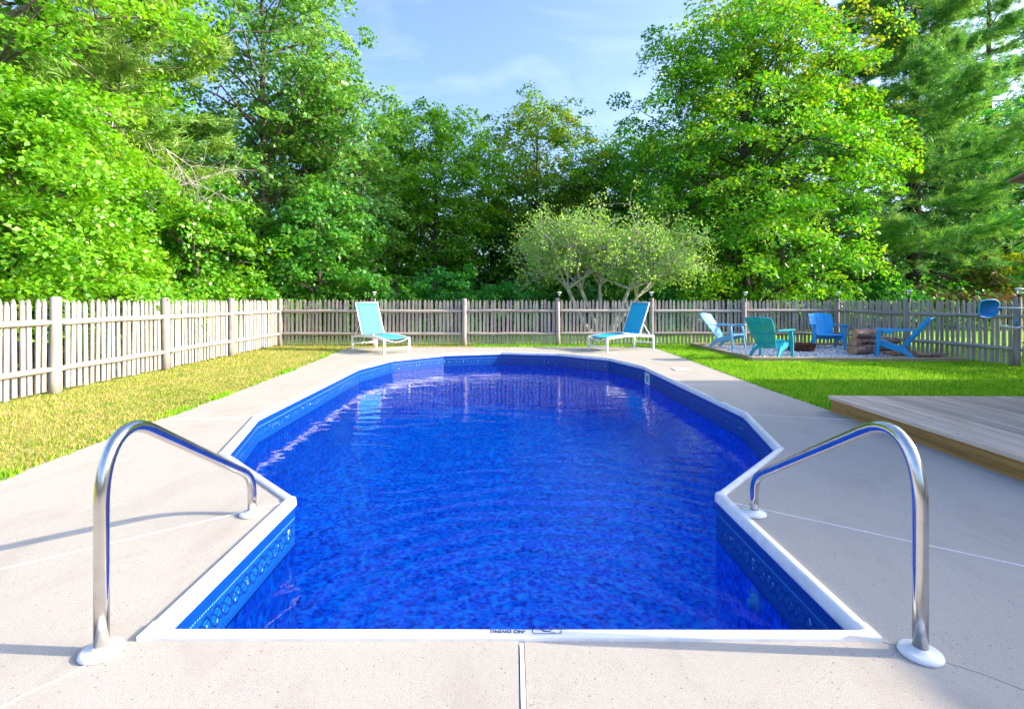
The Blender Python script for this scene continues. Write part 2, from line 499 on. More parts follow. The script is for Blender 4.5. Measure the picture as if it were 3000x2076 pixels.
# lawn ground, grass blades
def lawn_mat(name, ca, cb, cc):
    m, nt, out = new_mat(name); g = NT(nt)
    p = g.pos()
    f = g.math('ADD', g.math('MULTIPLY', g.noise(p, 1.3, 4, 0.6), 0.6), g.math('MULTIPLY', g.noise(p, 45, 3, 0.7), 0.4))
    c = g.ramp(f, [(0.36, ca), (0.5, cb), (0.64, cc)])
    g.bsdf(out, c, 0.95, 0, g.bump(g.noise(p, 90, 3), 0.8, 0.02), 0.1)
    return m
M['lawn'] = lawn_mat('lawn', (0.07, 0.24, 0.014), (0.20, 0.42, 0.022), (0.36, 0.50, 0.05))
M['lawn_dry'] = lawn_mat('lawn_dry', (0.20, 0.26, 0.04), (0.34, 0.34, 0.07), (0.46, 0.40, 0.11))
def blade_mat(name, stops):
    m, nt, out = new_mat(name); g = NT(nt)
    at = g.n("ShaderNodeAttribute", attribute_name='leafvar')
    big = g.noise(g.pos(), 1.2, 4, 0.65)
    f = g.math('ADD', g.math('MULTIPLY', at.outputs['Fac'], 0.5), g.math('MULTIPLY', big, 0.55))
    c = g.ramp(f, stops)
    d = g.n("ShaderNodeBsdfDiffuse"); t = g.n("ShaderNodeBsdfTranslucent")
    g.l(c, d.inputs['Color']); g.l(c, t.inputs['Color'])
    a = g.n("ShaderNodeMixShader"); a.inputs[0].default_value = 0.4
    g.l(d.outputs[0], a.inputs[1]); g.l(t.outputs[0], a.inputs[2]); g.l(a.outputs[0], out.inputs['Surface'])
    return m
M['blade_dry'] = blade_mat('blade_dry', [(0.28, (0.10, 0.25, 0.02)), (0.42, (0.27, 0.35, 0.05)), (0.54, (0.42, 0.42, 0.09)), (0.66, (0.54, 0.45, 0.16)), (0.8, (0.60, 0.45, 0.23))])
M['blade_green'] = blade_mat('blade_green', [(0.25, (0.05, 0.28, 0.014)), (0.5, (0.24, 0.52, 0.022)), (0.8, (0.50, 0.62, 0.07))])
# gravel
m, nt, out = new_mat('gravel'); g = NT(nt)
at = g.n("ShaderNodeAttribute", attribute_name='leafvar')
g.bsdf(out, g.ramp(at.outputs['Fac'], [(0.0, (0.30, 0.30, 0.31)), (0.5, (0.55, 0.55, 0.56)), (1.0, (0.76, 0.76, 0.77))]), 0.9)
M['gravel'] = m
m, nt, out = new_mat('gravel_bed'); g = NT(nt)
g.bsdf(out, g.ramp(g.vor(g.pos(), 55, out='Color'), [(0.2, (0.32, 0.32, 0.33)), (0.8, (0.6, 0.6, 0.61))]), 0.95, 0, g.bump(g.vor(g.pos(), 55), 0.8, 0.01))
M['gravel_bed'] = m
m, nt, out = new_mat('woodland_soil'); g = NT(nt)
g.bsdf(out, g.ramp(g.noise(g.pos(), 2.2, 5, 0.6), [(0.35, (0.025, 0.03, 0.012)), (0.65, (0.07, 0.075, 0.025))]), 1.0)
M['soil'] = m

# foliage
M['leaf_bright'] = leaf_mat('leaf_bright', (0.06, 0.24, 0.008), (0.16, 0.43, 0.012), (0.32, 0.52, 0.03))
M['leaf_maple'] = leaf_mat('leaf_maple', (0.03, 0.19, 0.012), (0.10, 0.36, 0.014), (0.34, 0.50, 0.022))
M['leaf_mid'] = leaf_mat('leaf_mid', (0.03, 0.19, 0.02), (0.08, 0.32, 0.03), (0.22, 0.43, 0.055))
M['leaf_oak'] = leaf_mat('leaf_oak', (0.045, 0.20, 0.035), (0.12, 0.33, 0.055), (0.28, 0.44, 0.12))
M['leaf_dark'] = leaf_mat('leaf_dark', (0.014, 0.15, 0.032), (0.04, 0.28, 0.042), (0.11, 0.40, 0.035))
M['leaf_autumn'] = leaf_mat('leaf_autumn', (0.04, 0.20, 0.010), (0.15, 0.37, 0.015), (0.46, 0.48, 0.03), (0.68, 0.32, 0.05), extra_pos=0.91)
M['leaf_yellow'] = leaf_mat('leaf_yellow', (0.09, 0.22, 0.012), (0.28, 0.40, 0.02), (0.48, 0.45, 0.04), (0.55, 0.33, 0.04))
M['leaf_crab'] = leaf_mat('leaf_crab', (0.11, 0.27, 0.055), (0.24, 0.46, 0.11), (0.44, 0.62, 0.20))
M['needle'] = leaf_mat('needle', (0.04, 0.19, 0.06), (0.13, 0.37, 0.09), (0.38, 0.54, 0.17), trans=0.3)
M['needle_dead'] = leaf_mat('needle_dead', (0.10, 0.06, 0.045), (0.17, 0.09, 0.065), (0.25, 0.14, 0.10), trans=0.2)
M['needle_pale'] = leaf_mat('needle_pale', (0.08, 0.24, 0.035), (0.20, 0.38, 0.06), (0.40, 0.50, 0.15), trans=0.35)

# ---------------------------------------------------------------- the pool frame
YAW = 0.02687
CY, SY = math.cos(YAW), math.sin(YAW)
def P(u, v):
    return Vector((u * CY - v * SY + 0.061, u * SY + v * CY))
S = 1.382
W = 1.9319 * S
V0 = 5.53
LL = 3.96
N = 0.9659 * S
def ring_poly():
    """outer edge of the coping, counter-clockwise seen from above, from the front left step corner"""
    q = [(N + 0.005, 1.79), (N + 0.045, V0 - 1.673 * S), (W - 0.2588 * S, V0 - 0.9659 * S), (W, V0), (W, V0 + LL / 2), (W, V0 + LL),
         (W - 0.2588 * S, V0 + LL + 0.9659 * S), (W - 0.9659 * S, V0 + LL + 1.673 * S), (0, V0 + LL + 1.9319 * S)]
    right = [P(*t) for t in q]
    left = [P(-t[0], t[1]) for t in q[:-1]]
    left[0] = Vector((-1.375, 1.878)); right[0] = Vector((1.352, 1.872))
    return [left[0]] + right + left[:0:-1]
OUT = ring_poly()

def offset(poly, d):
    """inset (d > 0) of a counter-clockwise polygon"""
    n = len(poly); res = []
    for i in range(n):
        a, b, c = Vector(poly[i - 1]), Vector(poly[i]), Vector(poly[(i + 1) % n])
        e1 = (b - a).normalized(); e2 = (c - b).normalized()
        n1 = Vector((-e1.y, e1.x)); n2 = Vector((-e2.y, e2.x))
        k = 1 + n1.dot(n2)
        mm = (n1 + n2) / max(k, 0.25)
        res.append(b + mm * d)
    return res

def tri_fill(poly_outer, holes, z, mat, name, parent=None):
    bm = bmesh.new()
    eds = []
    for loop in [poly_outer] + holes:
        vs = [bm.verts.new((p[0], p[1], z)) for p in loop]
        for i in range(len(vs)):
            eds.append(bm.edges.new((vs[i], vs[(i + 1) % len(vs)])))
    bmesh.ops.triangle_fill(bm, edges=eds, use_beauty=True)
    for f in bm.faces:
        if f.normal.z < 0: f.normal_flip()
    me = bpy.data.meshes.new(name)
    bm.to_mesh(me); bm.free()
    return link(name, me, mat, parent)

WZ = -0.275          # water level
# ground: one sheet to the horizon with the pool cut out
GB = [(-300, -200), (300, -200), (300, 600), (-300, 600)]
DECK = [(-3.35, -1.2), (4.6, -1.2), (4.1, 1.0), (3.62, 5.1), (3.58, 7.2), (3.66, 9.8), (3.72, 13.25), (3.35, 13.62), (-4.05, 13.50), (-4.27, 12.9), (-3.95, 9.8), (-3.76, 7.31), (-3.67, 5.15), (-3.56, 3.56), (-3.45, 1.2)]
# concrete is a step cut into the lawn: the lawn sheet lies 1 cm below the slabs
lawn_o = tri_fill(GB, [DECK], -0.012, M['soil'], 'ground')
tag(lawn_o, kind='structure')
LEFTLAWN = [(-3.45, -1.2), (-3.45, 1.2), (-3.56, 3.56), (-3.67, 5.15), (-3.76, 7.31), (-3.95, 9.8), (-4.27, 12.9), (-4.05, 13.5), (-1.0, 13.55), (-1.0, 14.4), (-6.6, 14.4), (-6.2, -1.2)][::-1]
RIGHTLAWN = [(3.59, 5.75), (9.6, 5.75), (9.9, 8.5), (9.1, 14.5), (-1.0, 14.4), (-1.0, 13.56), (3.35, 13.64), (3.73, 13.25), (3.67, 9.8), (3.59, 7.2)]
BEYOND = [(-26, 14.42), (-1, 14.42), (9.1, 14.55), (9.95, 8.5), (10.3, 2), (30, 2), (30, 19.5), (16, 21), (6, 20), (-6, 18.5), (-26, 16)]
o = MB(); o.add([(p[0], p[1], -0.006) for p in LEFTLAWN], [tuple(range(len(LEFTLAWN)))]); tag(o.build('dry_lawn', M['lawn_dry']), kind='structure')
o = MB(); o.add([(p[0], p[1], -0.006) for p in RIGHTLAWN], [tuple(range(len(RIGHTLAWN)))]); tag(o.build('green_lawn', M['lawn']), kind='structure')
o = MB(); o.add([(p[0], p[1], -0.006) for p in BEYOND], [tuple(range(len(BEYOND)))]); tag(o.build('outer_lawn', M['lawn']), kind='structure')

# ---------------------------------------------------------------- concrete apron: slabs, joints, cracks
deck = empty('pool_deck')
tag(deck, kind='structure')
o_ = OUT
IN = 0.03
CO = offset(OUT, 0.018)          # slabs end under the coping
# OUT order: 0 front-left, 1 front-right, 2 neck R, 3 a1R, 4 a0R, 5 midR, 6 e0R, 7 e1R, 8 e2R, 9 far, 10 e2L, 11 e1L, 12 e0L, 13 midL, 14 a0L, 15 a1L, 16 neckL
def dk(i): return Vector(DECK[i])
crackR = [Vector(t) for t in ((1.372, 1.862), (1.43, 1.82), (1.49, 1.77), (1.57, 1.715), (1.68, 1.60), (1.76, 1.555), (1.86, 1.50), (2.1, 1.3), (2.6, 0.75), (3.3, -0.1), (4.2, -1.2))]
crackL = [Vector(t) for t in ((-1.39, 1.862), (-1.42, 1.80), (-1.47, 1.735), (-1.50, 1.68), (-1.55, 1.62), (-1.56, 1.585), (-1.68, 1.43), (-2.0, 1.0), (-2.7, 0.1), (-3.35, -1.2))]
jR0, jR1 = Vector((1.35, 3.16)), Vector((3.86, 1.30 + 0.06))
jL0, jL1 = Vector((-1.40, 3.17)), Vector((-3.47, 1.49))
slabs = [
    [Vector((0.0435, -1.2))] + crackR[::-1] + [CO[1], Vector((0.0435, CO[1].y))],
    [Vector((0.0255, -1.2)), Vector((0.0255, CO[0].y)), CO[0]] + crackL,
    crackR + [Vector((4.6, -1.2)), dk(2), jR1, jR0, CO[2], CO[1]],
    [jR0, jR1, dk(3), Vector((3.607, 5.317)), CO[4], CO[3], CO[2]],
    [CO[4], Vector((3.607, 5.317)), dk(4), Vector((3.585, 7.52)), CO[5]],
    [CO[5], Vector((3.585, 7.52)), dk(5), Vector((3.69, 10.6)), CO[7], CO[6]],
    [CO[7], Vector((3.69, 10.6)), dk(6), dk(7), Vector((1.9, 13.59)), CO[8]],
    [CO[8], Vector((1.9, 13.59)), Vector((-2.1, 13.54)), CO[10], CO[9]],
    [CO[10], Vector((-2.1, 13.54)), dk(8), dk(9), Vector((-4.02, 10.5)), CO[11]],
    [CO[11], Vector((-4.02, 10.5)), dk(10), Vector((-3.78, 7.6)), CO[13], CO[12]],
    [CO[13], Vector((-3.78, 7.6)), dk(11), Vector((-3.68, 5.34)), CO[14]],
    [CO[14], Vector((-3.68, 5.34)), dk(12), dk(13), jL1, jL0, CO[16], CO[15]],
    [CO[16], jL0, jL1, dk(14), Vector((-3.35, -1.2))] + crackL[::-1] + [CO[0]],
]
def ccw(poly):
    a = sum(p.x * q.y - q.x * p.y for p, q in zip(poly, poly[1:] + poly[:1]))
    return poly if a > 0 else poly[::-1]
def dedupe(poly):
    r = []
    for p in poly:
        if not r or (p - r[-1]).length > 1e-3: r.append(p)
    if (r[0] - r[-1]).length < 1e-3: r.pop()
    return r
def slab_mesh(poly):
    poly = offset(dedupe(ccw(poly)), 0.0022)
    bm = bmesh.new()
    vs = [bm.verts.new((p.x, p.y, 0)) for p in poly]
    es = [bm.edges.new((vs[i], vs[(i + 1) % len(vs)])) for i in range(len(vs))]
    bmesh.ops.triangle_fill(bm, edges=es)
    for f in bm.faces:
        if f.normal.z < 0: f.normal_flip()
    lo = [bm.verts.new((p.x, p.y, -0.09)) for p in poly]
    n = len(poly)
    for i in range(n):
        j = (i + 1) % n
        bm.faces.new((lo[i], lo[j], vs[j], vs[i]))
    me = bpy.data.meshes.new('slab'); bm.to_mesh(me); bm.free()
    return me
for pl in slabs:
    link('slab', slab_mesh(pl), M['concrete'], deck)
# dark soil just below the slabs, seen in the joints
o = tri_fill([Vector(p) for p in DECK], [offset(OUT, 0.035)], -0.05, M['crack'], 'slab_bed', deck)
def bead(pts, w, name, mat, z0=-0.02, z1=0.003):
    mb = MB(); L_ = []; R_ = []
    for i, p in enumerate(pts):
        d = (pts[min(i + 1, len(pts) - 1)] - pts[max(i - 1, 0)]).normalized()
        nn = Vector((-d.y, d.x))
        ww = w * (0.85 + 0.3 * random.random()) / 2
        L_.append(p + nn * ww); R_.append(p - nn * ww)
    n = len(pts)
    vs = [(p.x, p.y, z0) for p in L_] + [(p.x, p.y, z0) for p in R_] + [(p.x * .8 + q.x * .2, p.y * .8 + q.y * .2, z1) for p, q in zip(L_, R_)] + [(p.x * .2 + q.x * .8, p.y * .2 + q.y * .8, z1) for p, q in zip(L_, R_)]
    fs = []
    for i in range(n - 1):
        fs += [(i, i + 1, 2 * n + i + 1, 2 * n + i), (2 * n + i, 2 * n + i + 1, 3 * n + i + 1, 3 * n + i), (3 * n + i, 3 * n + i + 1, n + i + 1, n + i)]
    mb.add(vs, fs)
    return mb.build(name, mat, deck)
def seg(a, b, k=10): return [a.lerp(b, i / k) for i in range(k + 1)]
bead(seg(Vector((0.035, 1.862)), Vector((0.036, -1.2)), 24), 0.0235, 'joint_filler', M['caulk'])
bead(seg(jL0, jL1, 24), 0.011, 'joint_filler', M['caulk'])
bead(seg(jR0, jR1, 24), 0.011, 'joint_filler', M['caulk'])
bead(seg(CO[4], Vector((3.607, 5.317))), 0.010, 'joint_filler', M['caulk'])
bead(seg(CO[14], Vector((-3.68, 5.34))), 0.010, 'joint_filler', M['caulk'])
bead(seg(CO[5], Vector((3.585, 7.52))), 0.010, 'joint_filler', M['caulk'])
bead(crackL[1:7], 0.005, 'crack_filler', M['caulk'])

# ---------------------------------------------------------------- swimming pool
pool = empty('swimming_pool', (0, 0, 0))
tag(pool, 'in-ground swimming pool with blue patterned liner and white coping, narrowing to a step bay', 'pool')
# coping profile: (inwards from the outer edge, height)
PROF = [(0.0, -0.03), (0.0, 0.010), (0.002, 0.015), (0.009, 0.018), (0.011, 0.0165), (0.014, 0.0195), (0.021, 0.0205), (0.023, 0.019), (0.026, 0.0212), (0.035, 0.0212), (0.037, 0.0197), (0.040, 0.0205), (0.048, 0.0165),
        (0.056, 0.008), (0.061, -0.005), (0.064, -0.018), (0.064, -0.030), (0.060, -0.038), (0.050, -0.041)]
PROF = [(w_ * 0.9, h_) for w_, h_ in PROF]
def sweep(name, a, b, na, nb, prof, mat, parent, gap=0.0015):
    """a-b: outer edge; na, nb: inset direction (mitre) at each end"""
    d = (b - a).normalized()
    vs = []; n = len(prof)
    for p, m_, s_ in ((a, na, gap), (b, nb, -gap)):
        for w_, h_ in prof:
            q = p + m_ * w_ + d * s_
            vs.append((q.x, q.y, h_))
    fs = [(i, i + 1, n + i + 1, n + i) for i in range(n - 1)] + [tuple(range(n)), tuple(range(2 * n - 1, n - 1, -1))]
    mb = MB(); mb.add(vs, [f[::-1] for f in fs], True)
    for k in range(len(mb.sm) - 2, len(mb.sm)): mb.sm[k] = False
    me = mb.mesh(name)
    me.polygons.foreach_set('use_smooth', [False] * len(me.polygons))
    return link(name, me, mat, parent)
mit = [q - p for p, q in zip(OUT, offset(OUT, 1.0))]
nO = len(OUT)
for i in range(nO):
    j = (i + 1) % nO
    cp = sweep('coping', OUT[i], OUT[j], mit[i], mit[j], PROF, M['white_plastic'], pool)
# joint covers at the corners (a slightly larger copy of the profile)
BIG = [(w_ * 1.04 - 0.002, h_ + 0.004 if h_ > -0.02 else h_ - 0.003) for w_, h_ in PROF]
def cap_piece(i, ln):
    mb = MB()
    a = OUT[i]; p0 = OUT[i - 1]; p1 = OUT[(i + 1) % nO]
    n = len(BIG); vs = []
    for q, m_ in ((a + (p0 - a).normalized() * ln, None), (a, mit[i]), (a + (p1 - a).normalized() * ln, None)):
        if m_ is None:
            e = (a - q).normalized() if q is not a else None
            d = (a - p0).normalized() if (q - p0).length < (q - p1).length else (p1 - a).normalized()
            m_ = Vector((-d.y, d.x))
        for w_, h_ in BIG:
            r_ = q + m_ * w_
            vs.append((r_.x, r_.y, h_))
    fs = []
    for k in range(2):
        fs += [(k * n + t, k * n + t + 1, (k + 1) * n + t + 1, (k + 1) * n + t) for t in range(n - 1)]
    fs += [tuple(range(n)), tuple(range(3 * n - 1, 2 * n - 1, -1))]
    mb.add(vs, [f[::-1] for f in fs])
    return mb.build('coping_cap', M['white_plastic'], pool)
cap_piece(0, 0.085); cap_piece(1, 0.085)
for i in (3, 4, 6, 7, 8, 9, 10, 11, 12, 14, 15): cap_piece(i, 0.018)
for i in (2, 16):          # rounded noses where the step bay meets the oval
    c_ = OUT[i] + mit[i].normalized() * 0.024
    mb = MB()
    mb.lathe([(0.030, -0.040), (0.035, -0.032), (0.0365, -0.008), (0.035, 0.010), (0.030, 0.018), (0.021, 0.0225), (0.009, 0.024), (0.002, 0.0242)], 24)
    mb.build('coping_nose', M['white_plastic'], pool, (c_.x, c_.y, 0))

# liner walls with UVs in metres
INN = offset(OUT, 0.048)
FLOOR = -1.2
bm = bmesh.new(); uvl = bm.loops.layers.uv.new('UVMap')
s_ = 0.0
for i in range(nO):
    a = INN[i]; b = INN[(i + 1) % nO]
    ln = (b - a).length
    zs = [-0.03, -0.30, FLOOR]
    for z1, z0 in zip(zs[:-1], zs[1:]):
        vs = [bm.verts.new((a.x, a.y, z0)), bm.verts.new((a.x, a.y, z1)), bm.verts.new((b.x, b.y, z1)), bm.verts.new((b.x, b.y, z0))]
        f = bm.faces.new(vs[::-1] if False else vs)
        for lp, (uu, vv) in zip(f.loops, ((s_, z0), (s_, z1), (s_ + ln, z1), (s_ + ln, z0))):
            lp[uvl].uv = (uu, vv)
    s_ += ln
bmesh.ops.remove_doubles(bm, verts=bm.verts, dist=1e-4)
bmesh.ops.recalc_face_normals(bm, faces=bm.faces)
for f in bm.faces:
    cc = f.calc_center_median()
    if f.normal.xy.dot(Vector((0.0 - cc.x, 6.0 - cc.y))) < 0 and abs(cc.x) < 5: pass
me = bpy.data.meshes.new('liner_wall'); bm.to_mesh(me); bm.free()
link('liner_wall', me, M['liner_wall'], pool)
tri_fill(INN, [], FLOOR, M['liner_floor'], 'pool_floor', pool)
# liner-covered steps in the bay
for k in range(4):
    v1 = 2.0 + 0.32 * (k + 1)
    st = MB()
    hw = (INN[1].x - INN[0].x) / 2 - 0.004
    st.bbox(-hw, INN[0].y + 0.004 if k == 0 else 2.0 + 0.32 * k + 0.002, FLOOR + 0.002, hw, v1, -0.50 - 0.18 * k, 0.02, Matrix.Translation((0.0 - 0.028, 0, 0)))
    st.build('pool_step', M['liner_floor'], pool)
# water sheet
w_o = tri_fill(offset(OUT, 0.046), [], WZ, M['water'], 'pool_water')
tag(w_o, kind='structure')
# skimmer mouth in the right wall
def wall_frame(i, t, z):
    a = INN[i]; b = INN[(i + 1) % nO]
    p = a.lerp(b, t); d = (b - a).normalized(); n_ = Vector((-d.y, d.x))
    return Matrix(((d.x, n_.x, 0, p.x), (d.y, n_.y, 0, p.y), (0, 0, 1, z), (0, 0, 0, 1)))
Mx = wall_frame(5, 0.82, -0.165)
sk = MB()
for (x0, z0, x1, z1) in ((-0.13, -0.10, 0.13, -0.062), (-0.13, 0.062, 0.13, 0.10), (-0.13, -0.0619, -0.092, 0.0619), (0.092, -0.0619, 0.13, 0.0619)):
    sk.box(x0, 0.001, z0, x1, 0.016, z1, Mx)
so = sk.build('skimmer_mouth', M['white_plastic'], pool)
fl = MB(); fl.box(-0.090, 0.0005, -0.060, 0.090, 0.004, 0.060, Mx); fl.build('skimmer_flap', M['sling'], so)
# return jet on the right wall of the bay, under water
mb = MB(); mb.lathe([(0.050, 0), (0.050, 0.012), (0.040, 0.020), (0.028, 0.024), (0.026, 0.044), (0.012, 0.046)], 18)
Mj = wall_frame(1, 0.60, -0.37)
jet = mb.build('return_jet', M['white_plastic'], pool)
jet.matrix_basis = Mj @ Matrix.Rotation(-PI / 2, 4, 'X')

# printed warnings on the coping
def text_mesh(txt, size, bold=0.0):
    cu = bpy.data.curves.new('text', 'FONT')
    cu.body = txt; cu.size = size; cu.extrude = 0.0002; cu.align_x = 'CENTER'; cu.align_y = 'CENTER'; cu.offset = bold
    to = bpy.data.objects.new('text', cu); C.objects.link(to)
    dg = bpy.context.evaluated_depsgraph_get()
    me = bpy.data.meshes.new_from_object(to.evaluated_get(dg))
    bpy.data.objects.remove(to); bpy.data.curves.remove(cu)
    me.name = 'lettering'
    return me
def warning(i, t, rz_extra=PI, size=0.024, w=0.024):
    a = OUT[i]; b = OUT[(i + 1) % nO]
    d = (b - a).normalized(); nn = Vector((-d.y, d.x))
    p = a.lerp(b, t) + nn * w
    ang = math.atan2(d.y, d.x)
    e1 = link('no_diving_print', text_mesh("-NO DIVING", size, 0.0006), M['ink'], pool)
    tilt = Matrix.Translation((p.x, p.y, 0.0222)) @ Matrix.Rotation(ang + rz_extra, 4, 'Z')
    e1.matrix_basis = tilt
    q = p + d * 0.145 + nn * 0.002
    fr_ = MB()
    w_, h_, r_, th = 0.055, 0.015, 0.009, 0.003
    def rr(w_, h_, r_):
        pts = []
        for cx_, cy_, a0 in ((w_ - r_, h_ - r_, 0), (-w_ + r_, h_ - r_, PI / 2), (-w_ + r_, -h_ + r_, PI), (w_ - r_, -h_ + r_, 1.5 * PI)):
            for k in range(5):
                aa = a0 + k * PI / 8
                pts.append((cx_ + r_ * math.cos(aa), cy_ + r_ * math.sin(aa)))
        return pts
    o1 = rr(w_, h_, r_); i1 = rr(w_ - th, h_ - th, r_ - th)
    n = len(o1)
    vs = [(x, y, 0) for x, y in o1] + [(x, y, 0) for x, y in i1]
    fr_.add(vs, [(k, (k + 1) % n, n + (k + 1) % n, n + k) for k in range(n)])
    # small swimmer figure with a bar through it, as printed in the frame
    fr_.tube([(-0.02, -0.008, 0), (0.0, 0.004, 0), (0.018, 0.0, 0)], 0.0012, 4, True, False)
    fr_.tube([(-0.03, 0.010, 0), (0.03, -0.010, 0)], 0.0011, 4, True, False)
    e2 = fr_.build('no_diving_symbol', M['ink'], pool)
    e2.matrix_basis = Matrix.Translation((q.x, q.y, 0.0226)) @ Matrix.Rotation(ang + rz_extra, 4, 'Z')
warning(0, 0.4985)
warning(4, 0.34, PI, 0.030)
warning(8, 0.92, PI, 0.034)

# skimmer lid in the concrete
lid = MB(); lid.bbox(-0.14, -0.14, 0.001, 0.14, 0.14, 0.012, 0.004)
lo_ = lid.build('skimmer_lid', M['white_plastic'], None, (3.03, 9.18, 0), (0, 0, -0.05))
tag(lo_, 'square white skimmer lid set in the concrete right of the pool', 'lid')
for k in range(2):
    hb = MB(); hb.lathe([(0.012, 0.012), (0.012, 0.0125), (0.008, 0.0128)], 10, 0.08 * (2 * k - 1), 0.0); hb.build('lid_hole', M['black'], lo_)

# ---------------------------------------------------------------- stainless hand rails
def handrail(x_near, y_near, x_far, y_far, label):
    root = empty('handrail', (x_near, y_near, 0))
    tag(root, label, 'handrail', 'stainless handrails either side of the pool steps')
    dv = Vector((x_far - x_near, y_far - y_near)); ln = dv.length; dv /= ln
    prof = [(0, 0.0), (0, 0.30)]
    def q3(p0, p1, p2, k):
        return [((1 - t) ** 2 * p0[0] + 2 * t * (1 - t) * p1[0] + t * t * p2[0], (1 - t) ** 2 * p0[1] + 2 * t * (1 - t) * p1[1] + t * t * p2[1]) for t in [i / k for i in range(k + 1)]]
    # near bend: vertical -> slope
    prof += [(0, 0.52)]
    # cubic for the near bend
    def c3(a, b, c, d, k):
        r = []
        for i in range(1, k + 1):
            t = i / k; u = 1 - t
            r.append(tuple(u ** 3 * a[j] + 3 * u * u * t * b[j] + 3 * u * t * t * c[j] + t ** 3 * d[j] for j in (0, 1)))
        return r
    prof += c3((0, 0.52), (0.0, 0.70), (0.09, 0.825), (0.27, 0.725), 14)
    zl = lambda x: 0.725 - 0.5556 * (x - 0.27)
    prof += [(0.5, zl(0.5)), (0.75, zl(0.75)), (ln - 0.17, zl(ln - 0.17))]
    prof += c3((ln - 0.17, zl(ln - 0.17)), (ln - 0.065, zl(ln - 0.065)), (ln, 0.225), (ln, 0.115), 10)
    prof += [(ln, 0.0)]
    mb = MB()
    mb.tube([(dv.x * a, dv.y * a, b) for a, b in prof], 0.0238, 20)
    mb.build('rail_tube', M['steel'], root)
    fl = MB(); fl.lathe([(0.066, 0.001), (0.068, 0.006), (0.066, 0.014), (0.056, 0.019), (0.030, 0.022), (0.026, 0.030)], 28)
    me = fl.mesh('flange')
    link('flange', me, M['white_plastic'], root)
    link('flange', me, None, root, (dv.x * ln, dv.y * ln, 0))
    return root
handrail(-1.455, 1.815, -1.515, 2.985, 'curved steel handrail left of the pool steps, standing in full sun')
handrail(1.440, 1.805, 1.412, 2.985, 'curved steel handrail right of the pool steps, beside the shaded concrete')

# ---------------------------------------------------------------- picket fences
def picket_mesh(w, h, t=0.019, round_=0.5):
    mb = MB()
    hw = w / 2; sh = h - 0.085
    poly = [(-hw, 0), (hw, 0), (hw, sh), (hw * 0.82, sh + 0.035), (hw * 0.30, h - 0.006), (0, h), (-hw * 0.30, h - 0.006), (-hw * 0.82, sh + 0.035), (-hw, sh)]
    n = len(poly)
    vs = [(x, -t / 2, z) for x, z in poly] + [(x, t / 2, z) for x, z in poly]
    fs = [tuple(range(n)), tuple(range(2 * n - 1, n - 1, -1))] + [(i, n + i, n + (i + 1) % n, (i + 1) % n) for i in range(n)]
    mb.add(vs, fs)
    me = mb.mesh('picket'); me.materials.append(M['fence'])
    return me
PICK = [picket_mesh(w, h) for w, h in ((0.066, 1.215), (0.062, 1.225), (0.069, 1.205), (0.060, 1.22))]
def post_mesh(r, h):
    mb = MB()
    n = 14
    prof = [(r * 1.06, -0.05), (r * 1.03, 0.25), (r, 0.7), (r * 0.99, h - 0.012), (r * 0.90, h), (r * 0.4, h + 0.006)]
    mb.lathe(prof, n)
    for i, v_ in enumerate(mb.v):
        k = 1 + 0.05 * math.sin(3.1 * math.atan2(v_[1], v_[0]) + v_[2] * 5) + random.uniform(-0.02, 0.02)
        mb.v[i] = (v_[0] * k, v_[1] * k, v_[2])
    me = mb.mesh('post'); me.materials.append(M['post'])
    return me
POST = [post_mesh(0.066, 1.285), post_mesh(0.063, 1.295), post_mesh(0.07, 1.28)]
def rail_mesh(L):
    mb = MB()
    n = 10; vs = []
    xs = [-0.045, 0.03, 0.12, L * 0.3, L * 0.5, L * 0.7, L - 0.12, L - 0.03, L + 0.045]
    for k, x in enumerate(xs):
        r = 0.018 if k in (0, len(xs) - 1) else (0.034 if k in (1, len(xs) - 2) else 0.041 + random.uniform(-0.003, 0.003))
        dz = random.uniform(-0.006, 0.006)
        for j in range(n):
            a = 2 * PI * j / n
            y = math.sin(a) * r * (1.05 if math.sin(a) < 0 else 0.35)
            vs.append((x, y, math.cos(a) * r + dz))
    fs = []
    for k in range(len(xs) - 1):
        for j in range(n):
            fs.append((k * n + j, k * n + (j + 1) % n, (k + 1) * n + (j + 1) % n, (k + 1) * n + j))
    mb.add(vs, fs, True)
    mb.f.append(tuple(range(n - 1, -1, -1))); mb.f.append(tuple((len(xs) - 1) * n + j for j in range(n))); mb.sm += [False, False]
    me = mb.mesh('rail'); me.materials.append(M['fence_rail'])
    return me
